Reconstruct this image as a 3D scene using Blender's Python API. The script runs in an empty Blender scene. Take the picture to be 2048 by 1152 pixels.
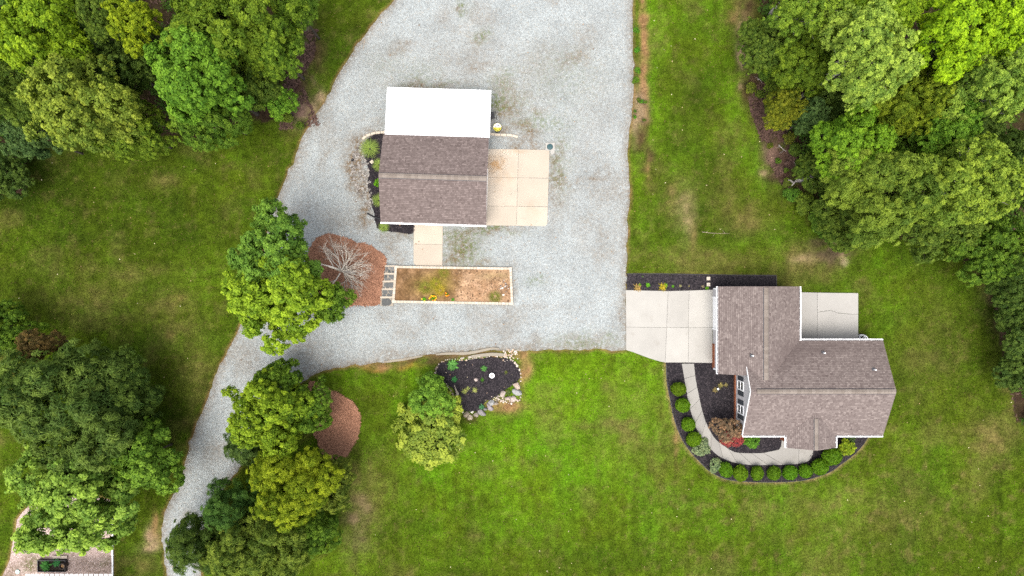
import bpy, bmesh, math, random
import numpy as np
from mathutils import Vector, geometry, noise as mnoise

# ------------------------------------------------------------------ camera, light, exposure
C = bpy.context.scene.collection
sc = bpy.context.scene
CAMZ, GS = 64.0, 0.045                       # drone height (m), metres per photo pixel on the ground
cd = bpy.data.cameras.new('camera'); cam = bpy.data.objects.new('camera', cd); C.objects.link(cam)
cam.location = (0, 0, CAMZ); cam.rotation_euler = (0, 0, 0)
cd.sensor_width = 36; cd.lens = CAMZ / GS / 2048 * 36; cd.clip_end = 2000
sc.camera = cam
SUN_EL, SUN_AZ = 72.0, 195.0                 # sun azimuth measured clockwise from north (+Y)
world = bpy.data.worlds.new('World'); sc.world = world; world.use_nodes = True
wn = world.node_tree; bg = wn.nodes['Background']
sky = wn.nodes.new('ShaderNodeTexSky'); sky.sky_type = 'NISHITA'; sky.sun_disc = False
sky.sun_elevation = math.radians(SUN_EL); sky.sun_rotation = math.radians(SUN_AZ)
sky.air_density = 1.0; sky.dust_density = 4.0; sky.ozone_density = 0.6
hsv = wn.nodes.new('ShaderNodeHueSaturation'); hsv.inputs['Saturation'].default_value = 0.35   # thin overcast
wn.links.new(sky.outputs[0], hsv.inputs['Color']); wn.links.new(hsv.outputs[0], bg.inputs[0]); bg.inputs[1].default_value = 0.15
sd = bpy.data.lights.new('sun', 'SUN'); sun = bpy.data.objects.new('sun', sd); C.objects.link(sun)
sd.energy = 1.1; sd.angle = math.radians(36); sd.color = (1.0, 0.93, 0.82)
_e, _a = math.radians(SUN_EL), math.radians(SUN_AZ)
_dir = Vector((math.sin(_a) * math.cos(_e), math.cos(_a) * math.cos(_e), math.sin(_e)))
sun.rotation_euler = _dir.to_track_quat('Z', 'Y').to_euler()
sc.view_settings.view_transform = 'Standard'; sc.view_settings.look = 'None'
sc.view_settings.gamma = 1; sc.view_settings.use_curve_mapping = False
sc.view_settings.exposure = 1.42
sc.render.engine = 'CYCLES'
sc.cycles.use_denoising = False
sc.cycles.max_bounces = 8; sc.cycles.diffuse_bounces = 6; sc.cycles.transmission_bounces = 6; sc.cycles.transparent_max_bounces = 4

R = random.Random(7)
PI = math.pi

# ------------------------------------------------------------------ helpers
def W(px, py, z=0.0):
    s = GS * (1 - z / CAMZ)
    return ((px - 1024) * s, (576 - py) * s)
def WP(pts, z=0.0):
    return [W(x, y, z) for x, y in pts]

def tag(o, label=None, cat=None, group=None, kind=None):
    if label: o['label'] = label
    if cat: o['category'] = cat
    if group: o['group'] = group
    if kind: o['kind'] = kind
    return o

def link(o, parent=None):
    C.objects.link(o)
    if parent is not None: o.parent = parent
    return o

def empty(name, loc=(0, 0, 0), rz=0.0, label=None, cat=None, group=None, kind=None):
    o = bpy.data.objects.new(name, None); link(o)
    o.location = loc; o.rotation_euler = (0, 0, rz); o.empty_display_size = 0.2
    return tag(o, label, cat, group, kind)

def np_mesh(name, v, f, mat=None, attrs=None, smooth=False):
    """v (N,3), f (M,k) arrays"""
    v = np.asarray(v, np.float32); f = np.asarray(f, np.int32)
    me = bpy.data.meshes.new(name)
    m, k = f.shape
    me.vertices.add(len(v)); me.vertices.foreach_set('co', v.ravel())
    me.loops.add(m * k); me.loops.foreach_set('vertex_index', f.ravel())
    me.polygons.add(m); me.polygons.foreach_set('loop_start', np.arange(0, m * k, k, dtype=np.int32))
    me.update(calc_edges=True)
    if smooth: me.polygons.foreach_set('use_smooth', np.ones(m, bool))
    for n, a in (attrs or {}).items():
        a = np.asarray(a, np.float32)
        if a.ndim == 1:
            me.attributes.new(n, 'FLOAT', 'POINT').data.foreach_set('value', a)
        else:
            if a.shape[1] == 3: a = np.c_[a, np.ones(len(a), np.float32)]
            me.attributes.new(n, 'FLOAT_COLOR', 'POINT').data.foreach_set('color', a.astype(np.float32).ravel())
    if mat: me.materials.append(mat)
    return me

def obj(name, me, parent=None, loc=(0, 0, 0), color=None):
    o = bpy.data.objects.new(name, me); link(o, parent); o.location = loc
    if color: o.color = (*color, 1)
    return o

class MB:
    """collects shapes into one mesh"""
    def __init__(s): s.v = []; s.f = []; s.t = []
    def add(s, vs, fs, t=0.5):
        b = len(s.v); s.v += [tuple(p) for p in vs]; s.f += [[i + b for i in q] for q in fs]; s.t += [t] * len(vs); return s
    def box(s, c, d, rz=0.0, t=0.5, ry=0.0, rx=0.0, taper=1.0):
        hx, hy, hz = d[0] / 2, d[1] / 2, d[2] / 2
        vs = []
        cz, sz = math.cos(rz), math.sin(rz); cy, sy = math.cos(ry), math.sin(ry); cx, sx = math.cos(rx), math.sin(rx)
        for z in (-1, 1):
            k = taper if z > 0 else 1
            for x, y in ((-1, -1), (1, -1), (1, 1), (-1, 1)):
                a, b, e = x * hx * k, y * hy * k, z * hz
                b, e = b * cx - e * sx, b * sx + e * cx
                a, e = a * cy + e * sy, -a * sy + e * cy
                a, b = a * cz - b * sz, a * sz + b * cz
                vs.append((c[0] + a, c[1] + b, c[2] + e))
        return s.add(vs, [(3, 2, 1, 0), (4, 5, 6, 7), (0, 1, 5, 4), (1, 2, 6, 5), (2, 3, 7, 6), (3, 0, 4, 7)], t)
    def prism(s, poly, z0, z1, t=0.5, bevel=0.0):
        p = ccw(poly); n = len(p)
        if bevel > 0:
            q = inset(p, bevel)
            vs = [(x, y, z0) for x, y in p] + [(x, y, z1 - bevel) for x, y in p] + [(x, y, z1) for x, y in q]
            fs = [(i, (i + 1) % n, n + (i + 1) % n, n + i) for i in range(n)] + [(n + i, n + (i + 1) % n, 2 * n + (i + 1) % n, 2 * n + i) for i in range(n)] + [list(range(2 * n, 3 * n))]
        else:
            vs = [(x, y, z0) for x, y in p] + [(x, y, z1) for x, y in p]
            fs = [(i, (i + 1) % n, n + (i + 1) % n, n + i) for i in range(n)] + [list(range(n, 2 * n))]
        return s.add(vs, fs, t)
    def tube(s, pts, rad, n=6, t=0.5, cap=True):
        pts = [Vector(p) for p in pts]
        if not isinstance(rad, (list, tuple)): rad = [rad] * len(pts)
        vs = []; fs = []
        for i, p in enumerate(pts):
            d = (pts[min(i + 1, len(pts) - 1)] - pts[max(i - 1, 0)])
            d = d.normalized() if d.length > 1e-9 else Vector((0, 0, 1))
            a = d.cross(Vector((0, 0, 1)) if abs(d.z) < 0.9 else Vector((1, 0, 0))).normalized(); b = d.cross(a)
            for k in range(n):
                w = 2 * PI * k / n
                vs.append(p + (a * math.cos(w) + b * math.sin(w)) * rad[i])
        for i in range(len(pts) - 1):
            for k in range(n):
                fs.append((i * n + k, i * n + (k + 1) % n, (i + 1) * n + (k + 1) % n, (i + 1) * n + k))
        if cap:
            fs.append(list(range(n))[::-1]); fs.append([(len(pts) - 1) * n + k for k in range(n)])
        return s.add(vs, fs, t)
    def lathe(s, c, prof, n=20, t=0.5):
        vs = []; fs = []
        for r, z in prof:
            for k in range(n):
                w = 2 * PI * k / n; vs.append((c[0] + r * math.cos(w), c[1] + r * math.sin(w), c[2] + z))
        for i in range(len(prof) - 1):
            for k in range(n):
                fs.append((i * n + k, i * n + (k + 1) % n, (i + 1) * n + (k + 1) % n, (i + 1) * n + k))
        return s.add(vs, fs, t)
    def build(s, name, mat, parent=None, loc=(0, 0, 0), smooth=False, color=None):
        me = bpy.data.meshes.new(name); me.from_pydata(s.v, [], s.f); me.update()
        me.attributes.new('tint', 'FLOAT', 'POINT').data.foreach_set('value', np.asarray(s.t, np.float32))
        if smooth: me.polygons.foreach_set('use_smooth', np.ones(len(me.polygons), bool))
        me.materials.append(mat)
        return obj(name, me, parent, loc, color)

def area(p): return 0.5 * sum(p[i][0] * p[(i + 1) % len(p)][1] - p[(i + 1) % len(p)][0] * p[i][1] for i in range(len(p)))
def ccw(p):
    p = [tuple(q) for q in p]
    return p if area(p) > 0 else p[::-1]
def inset(p, d):
    p = ccw(p); n = len(p); out = []
    for i in range(n):
        a, b, c = Vector(p[i - 1]), Vector(p[i]), Vector(p[(i + 1) % n])
        e1 = (b - a).normalized(); e2 = (c - b).normalized()
        n1 = Vector((-e1.y, e1.x)); n2 = Vector((-e2.y, e2.x))
        m = n1 + n2; k = m.dot(n1)
        m = m / max(k, 0.35); out.append(tuple(b + m * d))
    return out
def smooth_line(pts, closed=False, step=0.35, jit=0.0, seed=1):
    """Catmull-Rom resample of a polyline, with a ragged edge of jit metres"""
    P = [Vector(p) for p in pts]; n = len(P); out = []
    rr = random.Random(seed)
    rng = range(n if closed else n - 1)
    for i in rng:
        g = (lambda k: P[k % n]) if closed else (lambda k: P[max(0, min(n - 1, k))])
        p0, p1, p2, p3 = g(i - 1), g(i), g(i + 1), g(i + 2)
        m = max(1, int((p2 - p1).length / step))
        for k in range(m):
            t = k / m
            q = 0.5 * ((2 * p1) + (p2 - p0) * t + (2 * p0 - 5 * p1 + 4 * p2 - p3) * t * t + (3 * p1 - p0 - 3 * p2 + p3) * t ** 3)
            if jit: q = q + Vector((rr.gauss(0, jit), rr.gauss(0, jit)))
            out.append((q.x, q.y))
    if not closed: out.append(tuple(P[-1]))
    return out
def pip(poly, x, y):
    inside = np.zeros(x.shape, bool); n = len(poly)
    for i in range(n):
        x0, y0 = poly[i]; x1, y1 = poly[(i + 1) % n]
        if y0 == y1: continue
        c = ((y0 > y) != (y1 > y)) & (x < (x1 - x0) * (y - y0) / (y1 - y0) + x0)
        inside ^= c
    return inside
def polydist(poly, x, y, closed=True):
    d = np.full(x.shape, 1e9); n = len(poly)
    for i in range(n if closed else n - 1):
        ax, ay = poly[i]; bx, by = poly[(i + 1) % n]
        dx, dy = bx - ax, by - ay; L = dx * dx + dy * dy + 1e-12
        t = np.clip(((x - ax) * dx + (y - ay) * dy) / L, 0, 1)
        d = np.minimum(d, (x - ax - t * dx) ** 2 + (y - ay - t * dy) ** 2)
    return np.sqrt(d)
def hsh(ix, iy, seed):
    n = (ix.astype(np.int64) * 374761393 + iy.astype(np.int64) * 668265263 + seed * 974634541) & 0xffffffff
    n = ((n ^ (n >> 13)) * 1274126177) & 0xffffffff
    n = ((n ^ (n >> 15)) * 2246822519) & 0xffffffff
    return ((n ^ (n >> 16)) & 0xffffff) / float(0xffffff)
def vnoise(x, y, seed):
    ix = np.floor(x); iy = np.floor(y); fx = x - ix; fy = y - iy
    ix = ix.astype(np.int64); iy = iy.astype(np.int64)
    ux = fx * fx * (3 - 2 * fx); uy = fy * fy * (3 - 2 * fy)
    a = hsh(ix, iy, seed); b = hsh(ix + 1, iy, seed); c = hsh(ix, iy + 1, seed); d = hsh(ix + 1, iy + 1, seed)
    return (a * (1 - ux) + b * ux) * (1 - uy) + (c * (1 - ux) + d * ux) * uy
def fbm(x, y, size, octv=3, seed=1):
    s = 0; a = 1; tot = 0; f = 1 / size
    for o in range(octv):
        s = s + a * vnoise(x * f + 17.3 * o, y * f - 9.1 * o, seed + o); tot += a; a *= 0.55; f *= 2.1
    return s / tot
def sst(a, b, x):
    t = np.clip((x - a) / (b - a), 0, 1); return t * t * (3 - 2 * t)

# ------------------------------------------------------------------ materials
KALB = 0.71          # brings the listed colours to real-world albedo
class NT:
    def __init__(s, name):
        s.m = bpy.data.materials.new(name); s.m.use_nodes = True; s.t = s.m.node_tree
        s.b = s.t.nodes['Principled BSDF']; s.out = s.t.nodes['Material Output']
        s.b.inputs['Roughness'].default_value = 0.85; s.b.inputs['Specular IOR Level'].default_value = 0.25
    def n(s, typ, **kw):
        nd = s.t.nodes.new(typ)
        for k, v in kw.items(): setattr(nd, k, v)
        return nd
    def l(s, a, b): s.t.links.new(a, b)
    def pos(s): return s.n('ShaderNodeNewGeometry').outputs['Position']
    def objco(s): return s.n('ShaderNodeTexCoord').outputs['Object']
    def noise(s, scale, detail=3, co=None, rough=0.55):
        nd = s.n('ShaderNodeTexNoise'); nd.inputs['Scale'].default_value = scale; nd.inputs['Detail'].default_value = detail
        nd.inputs['Roughness'].default_value = rough
        s.l(co if co else s.pos(), nd.inputs['Vector']); return nd.outputs['Fac']
    def vor(s, scale, co=None, out='Color', feature='F1'):
        nd = s.n('ShaderNodeTexVoronoi', feature=feature); nd.inputs['Scale'].default_value = scale
        s.l(co if co else s.pos(), nd.inputs['Vector']); return nd.outputs[out]
    def rng(s, x, a, b, c, d):
        nd = s.n('ShaderNodeMapRange'); s.l(x, nd.inputs[0])
        for i, v in enumerate((a, b, c, d)): nd.inputs[i + 1].default_value = v
        return nd.outputs[0]
    def mul(s, a, b, op='MULTIPLY'):
        nd = s.n('ShaderNodeMath', operation=op)
        for i, v in enumerate((a, b)):
            if isinstance(v, (int, float)): nd.inputs[i].default_value = v
            else: s.l(v, nd.inputs[i])
        return nd.outputs[0]
    def mix(s, f, a, b, bt='MIX'):
        nd = s.n('ShaderNodeMix', data_type='RGBA', blend_type=bt)
        for i, v in ((0, f), (6, a), (7, b)):
            if isinstance(v, (int, float)): nd.inputs[i].default_value = v
            elif isinstance(v, tuple): nd.inputs[i].default_value = (*v, 1)
            else: s.l(v, nd.inputs[i])
        return nd.outputs[2]
    def scale(s, col, fac):
        nd = s.n('ShaderNodeVectorMath', operation='SCALE')
        if isinstance(col, tuple): nd.inputs[0].default_value = col
        else: s.l(col, nd.inputs[0])
        if isinstance(fac, (int, float)): nd.inputs['Scale'].default_value = fac
        else: s.l(fac, nd.inputs['Scale'])
        return nd.outputs[0]
    def attr(s, name, out='Fac'):
        nd = s.n('ShaderNodeAttribute'); nd.attribute_name = name; return nd.outputs[out]
    def ocol(s): return s.n('ShaderNodeObjectInfo').outputs['Color']
    def orand(s): return s.n('ShaderNodeObjectInfo').outputs['Random']
    def base(s, c, k=None):
        k = KALB if k is None else k
        c = tuple(q * k for q in c) if isinstance(c, tuple) else s.scale(c, k)
        if isinstance(c, tuple): s.b.inputs['Base Color'].default_value = (*c, 1)
        else: s.l(c, s.b.inputs['Base Color'])
        return s
    def bump(s, h, strength=0.4, dist=0.02):
        nd = s.n('ShaderNodeBump'); nd.inputs['Strength'].default_value = strength; nd.inputs['Distance'].default_value = dist
        s.l(h, nd.inputs['Height']); s.l(nd.outputs[0], s.b.inputs['Normal']); return s
    def rough(s, r, spec=None):
        s.b.inputs['Roughness'].default_value = r
        if spec is not None: s.b.inputs['Specular IOR Level'].default_value = spec
        return s

def M_ground():
    t = NT('ground_cover'); a = t.attr('alb', 'Color')
    f = t.mul(t.rng(t.noise(1.4, 5), 0.3, 0.7, 0.72, 1.28), t.rng(t.noise(6, 3), 0.3, 0.7, 0.7, 1.3))
    t.base(t.scale(a, f)).rough(1.0, 0.0).bump(t.noise(9, 3), 0.7, 0.06); return t.m
def M_blade():
    t = NT('grass_blade'); t.base(t.scale(t.attr('alb', 'Color'), t.rng(t.noise(1.4, 5), 0.3, 0.7, 0.72, 1.28))).rough(0.9, 0.02); return t.m
def M_gravel(name, light, dark, tint):
    t = NT(name)
    v1 = t.n('ShaderNodeSeparateColor'); t.l(t.vor(20), v1.inputs[0])
    v2 = t.n('ShaderNodeSeparateColor'); t.l(t.vor(10), v2.inputs[0])
    g = t.mul(t.mul(v1.outputs[0], 0.6), t.mul(v2.outputs[0], 0.4), 'ADD')
    col = t.mix(t.rng(g, 0.15, 0.85, 0, 1), dark, light)
    col = t.mix(t.rng(v2.outputs[1], 0.8, 1, 0, 0.6), col, tint)
    col = t.scale(col, t.rng(t.noise(0.35, 5), 0.3, 0.7, 0.87, 1.13))
    st = t.mul(t.attr('stain'), t.rng(t.noise(2.6, 6, rough=0.75), 0.33, 0.56, 0, 1.3)); st = t.mul(st, 1.0, 'MINIMUM')
    col = t.mix(st, col, t.scale(t.mix(v1.outputs[1], (0.10, 0.068, 0.042), (0.24, 0.18, 0.115)), 1.0))
    wd = t.mul(t.attr('weed'), t.rng(t.noise(3.2, 5, rough=0.7), 0.42, 0.60, 0, 1.2)); wd = t.mul(wd, 1.0, 'MINIMUM')
    col = t.mix(wd, col, (0.10, 0.13, 0.03))
    t.base(col).rough(0.9, 0.2).bump(t.vor(20, out='Distance'), 0.6, 0.03); return t.m
def M_concrete(name, col, stain=(0.2, 0.17, 0.13)):
    t = NT(name)
    f = t.mul(t.rng(t.noise(0.5, 5), 0.3, 0.7, 0.93, 1.06), t.rng(t.noise(22, 2), 0.3, 0.7, 0.95, 1.05))
    f = t.mul(f, t.rng(t.attr('tint'), 0, 1, 0.92, 1.08))
    c = t.scale(col, f); c = t.mix(t.rng(t.noise(0.9, 6, rough=0.7), 0.58, 0.8, 0, 0.45), c, stain)
    t.base(c).rough(0.85, 0.25).bump(t.noise(40, 3), 0.2, 0.006); return t.m
def M_tint(name, a, b, rough=0.85, spec=0.25, noise=18, nb=0.15):
    """colour between a and b by the piece's own tint"""
    t = NT(name); c = t.mix(t.attr('tint'), a, b)
    t.base(t.scale(c, t.rng(t.noise(noise, 3), 0.25, 0.75, 1 - nb, 1 + nb))).rough(rough, spec); return t.m
def M_flat(name, c, rough=0.6, spec=0.3, metal=0.0, noise=6, nb=0.06, k=None):
    t = NT(name); t.base(t.scale(c, t.rng(t.noise(noise, 4), 0.3, 0.7, 1 - nb, 1 + nb)), k).rough(rough, spec); t.b.inputs['Metallic'].default_value = metal; return t.m
def M_objcol(name, rough=0.85, spec=0.2, noise=9, nb=0.3, bump=0.5):
    t = NT(name); n = t.noise(noise, 5)
    t.base(t.scale(t.ocol(), t.rng(n, 0.25, 0.75, 1 - nb, 1 + nb))).rough(rough, spec).bump(n, bump, 0.03); return t.m
def M_leaf():
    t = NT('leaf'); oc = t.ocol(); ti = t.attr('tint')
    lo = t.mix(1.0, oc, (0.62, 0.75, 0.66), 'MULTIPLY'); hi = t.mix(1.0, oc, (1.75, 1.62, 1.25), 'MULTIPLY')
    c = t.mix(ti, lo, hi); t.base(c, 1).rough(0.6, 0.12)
    tr = t.n('ShaderNodeBsdfTranslucent'); t.l(t.mix(1.0, c, (1.0, 1.15, 0.5), 'MULTIPLY'), tr.inputs[0])
    ms = t.n('ShaderNodeMixShader'); ms.inputs[0].default_value = 0.38
    t.l(t.b.outputs[0], ms.inputs[1]); t.l(tr.outputs[0], ms.inputs[2]); t.l(ms.outputs[0], t.out.inputs[0]); return t.m
def M_glass():
    t = NT('window_glass'); t.base((0.02, 0.03, 0.03)).rough(0.04, 0.9); return t.m

MG, MBL = M_ground(), M_blade()
MGR = M_gravel('driveway_gravel', (0.415, 0.45, 0.45), (0.235, 0.252, 0.252), (0.36, 0.33, 0.28))
MPEA = M_gravel('pink_gravel', (0.66, 0.53, 0.49), (0.27, 0.185, 0.155), (0.32, 0.24, 0.2))
MCW = M_concrete('warm_concrete', (0.505, 0.435, 0.352))
MCC = M_concrete('pale_concrete', (0.425, 0.407, 0.372))
MCG = M_concrete('grey_concrete', (0.40, 0.385, 0.36))
MCP = M_concrete('walk_concrete', (0.325, 0.31, 0.285), (.15, .13, .10))
MSH = M_tint('shingle', (0.115, 0.088, 0.083), (0.283, 0.236, 0.217), 0.92, 0.15, 26, 0.25)
MSHB = M_tint('shingle_brown', (0.105, 0.080, 0.074), (0.25, 0.20, 0.187), 0.92, 0.15, 26, 0.25)
MCAP = M_tint('ridge_shingle', (0.205, 0.17, 0.145), (0.265, 0.225, 0.195), 0.92, 0.15, 26, 0.2)
MWH = M_flat('white_trim', (0.80, 0.80, 0.81), 0.45, 0.4, k=1)
MMET = M_flat('white_metal_roof', (0.84, 0.85, 0.86), 0.4, 0.4, 0.0, 2, 0.02, k=1)
MSD = M_tint('grey_siding', (0.52, 0.50, 0.51), (0.58, 0.56, 0.57), 0.6, 0.3, 8, 0.04)
MBR = M_tint('red_brick', (0.22, 0.07, 0.035), (0.42, 0.15, 0.07), 0.9, 0.2, 30, 0.2)
MMO = M_flat('mortar', (0.42, 0.36, 0.30), 0.95, 0.1)
MSHT = M_flat('slate_shutter', (0.045, 0.05, 0.06), 0.5, 0.3)
MGL = M_glass()
MDK = M_flat('black_plastic', (0.015, 0.015, 0.018), 0.45, 0.4)
MGRIME = M_flat('gutter_grime', (0.03, 0.026, 0.03), 0.9, 0.1, 0, 14, 0.4)
MLEAD = M_flat('vent_flashing', (0.05, 0.05, 0.06), 0.5, 0.4)
MLEAF = M_leaf()
MBARK = M_objcol('bark', 0.9, 0.15, 14, 0.35, 0.6)
MSTONE = M_objcol('rock', 0.85, 0.25, 7, 0.28, 0.6)
MMUL = M_tint('mulch', (0.012, 0.011, 0.014), (0.052, 0.043, 0.048), 0.95, 0.1, 20, 0.4)
MSTRAW = M_tint('pine_straw', (0.20, 0.094, 0.058), (0.50, 0.26, 0.165), 0.95, 0.1, 20, 0.3)
MBLK = M_tint('tan_block', (0.50, 0.43, 0.34), (0.64, 0.56, 0.46), 0.9, 0.2, 14, 0.14)
MMORT = M_flat('pale_mortar', (0.36, 0.31, 0.25), 0.95, 0.1, 0, 12, 0.12)
MFLAG = M_tint('flagstone', (0.085, 0.09, 0.09), (0.18, 0.18, 0.175), 0.8, 0.3, 9, 0.3)
MSOIL = M_flat('dark_soil', (0.035, 0.028, 0.022), 0.95, 0.1, 0, 8, 0.3)
MPAINT = M_objcol('coloured_part', 0.5, 0.35, 12, 0.06, 0.05)
MPET = M_objcol('petal', 0.7, 0.2, 12, 0.1, 0.0)

# ------------------------------------------------------------------ ground plan (photo pixels on the ground)
GRAV = [(795, -60), (787, 0), (765, 25), (735, 62), (712, 95), (695, 120), (672, 160), (655, 190), (640, 215), (617, 250), (605, 275), (590, 315), (575, 350), (560, 385), (549, 405),
        (540, 440), (528, 500), (512, 570), (495, 620), (478, 658), (452, 709), (434, 742), (420, 783), (403, 827), (383, 873), (375, 909), (360, 961), (337, 1007), (325, 1058), (327, 1105), (334, 1150), (345, 1240),
        (425, 1240), (402, 1150), (404, 1100), (418, 1040), (442, 985), (486, 928), (510, 880), (545, 815), (585, 778), (622, 755), (640, 745), (660, 738), (700, 731), (745, 727), (790, 721), (850, 711), (900, 705), (960, 701),
        (1000, 700), (1050, 702), (1110, 699), (1160, 700), (1200, 698), (1252, 698), (1252, 640), (1252, 580), (1253, 548), (1254, 500), (1256, 440), (1259, 380), (1256, 320), (1257, 280), (1262, 240), (1266, 200), (1267, 150),
        (1266, 100), (1265, 50), (1266, 0), (1265, -60)]
STRAW1 = [(656, 468), (690, 475), (712, 485), (742, 490), (759, 504), (772, 515), (770, 531), (768, 551), (765, 579), (760, 609), (735, 611), (707, 611), (660, 608), (625, 590), (612, 550), (618, 500), (635, 478)]
STRAW2 = [(620, 762), (653, 776), (684, 791), (707, 807), (720, 832), (717, 868), (704, 894), (684, 920), (655, 915), (634, 880), (622, 820)]
ROCKBED = [(874, 732), (884, 724), (916, 722), (953, 717), (983, 715), (1012, 716), (1027, 724), (1037, 735), (1040, 751), (1036, 763), (1024, 771), (1005, 783), (990, 795), (975, 801), (961, 813), (953, 823), (938, 823), (921, 820), (915, 808), (913, 792), (909, 780), (894, 768), (880, 758), (872, 743)]
NBED = [(1254, 548), (1330, 548), (1440, 550), (1552, 551), (1553, 583), (1430, 583), (1424, 580), (1336, 582), (1254, 580)]
FBED = [(1332, 727), (1334, 765), (1341, 803), (1349, 840), (1363, 876), (1379, 901), (1401, 925), (1419, 942), (1446, 956), (1478, 962), (1523, 964), (1568, 963.5), (1602, 961), (1625, 956), (1657, 945), (1682, 928), (1707, 909), (1725, 890), (1738, 870), (1700, 850), (1600, 850), (1480, 840), (1474, 740), (1430, 724), (1332, 725)]
GBED = [(767, 267), (745, 271), (733, 282), (728, 300), (733, 325), (738, 350), (735, 372), (741, 400), (748, 430), (755, 456), (770, 462), (826, 466), (826, 440), (800, 300)]
PEA = [(28, 1075), (40, 1030), (80, 1000), (140, 985), (222, 1000), (225, 1150), (225, 1260), (-60, 1260), (5, 1152), (20, 1120)]
DRIVE = [(1251, 580), (1336, 582), (1424, 579), (1424, 726), (1330, 725), (1320, 723), (1303, 718), (1286, 712), (1268, 705), (1252, 700)]
gravW = smooth_line(WP(GRAV), True, 0.45, 0.05, 3)
straw1W = smooth_line(WP(STRAW1), True, 0.3, 0.04, 4); straw2W = smooth_line(WP(STRAW2), True, 0.3, 0.04, 5)
rockW = smooth_line(WP(ROCKBED), True, 0.25, 0.02, 6)
fbedW = WP(FBED[:1]) + smooth_line(WP(FBED[:18]), False, 0.3, 0.0, 7)[1:] + WP(FBED[18:])
nbedW = WP(NBED); gbedW = smooth_line(WP(GBED), True, 0.3, 0.04, 8)
peaW = smooth_line(WP(PEA[:4]), False, 0.4, 0.05, 9) + WP(PEA[4:])
driveW = WP(DRIVE)
HARD = [gravW, straw1W, straw2W, rockW, fbedW, nbedW, peaW, driveW, WP([(1590, 585), (1716, 586), (1716, 690), (1590, 690)]), WP([(1425, 590), (1700, 590), (1700, 870), (1425, 870)])]

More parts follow.
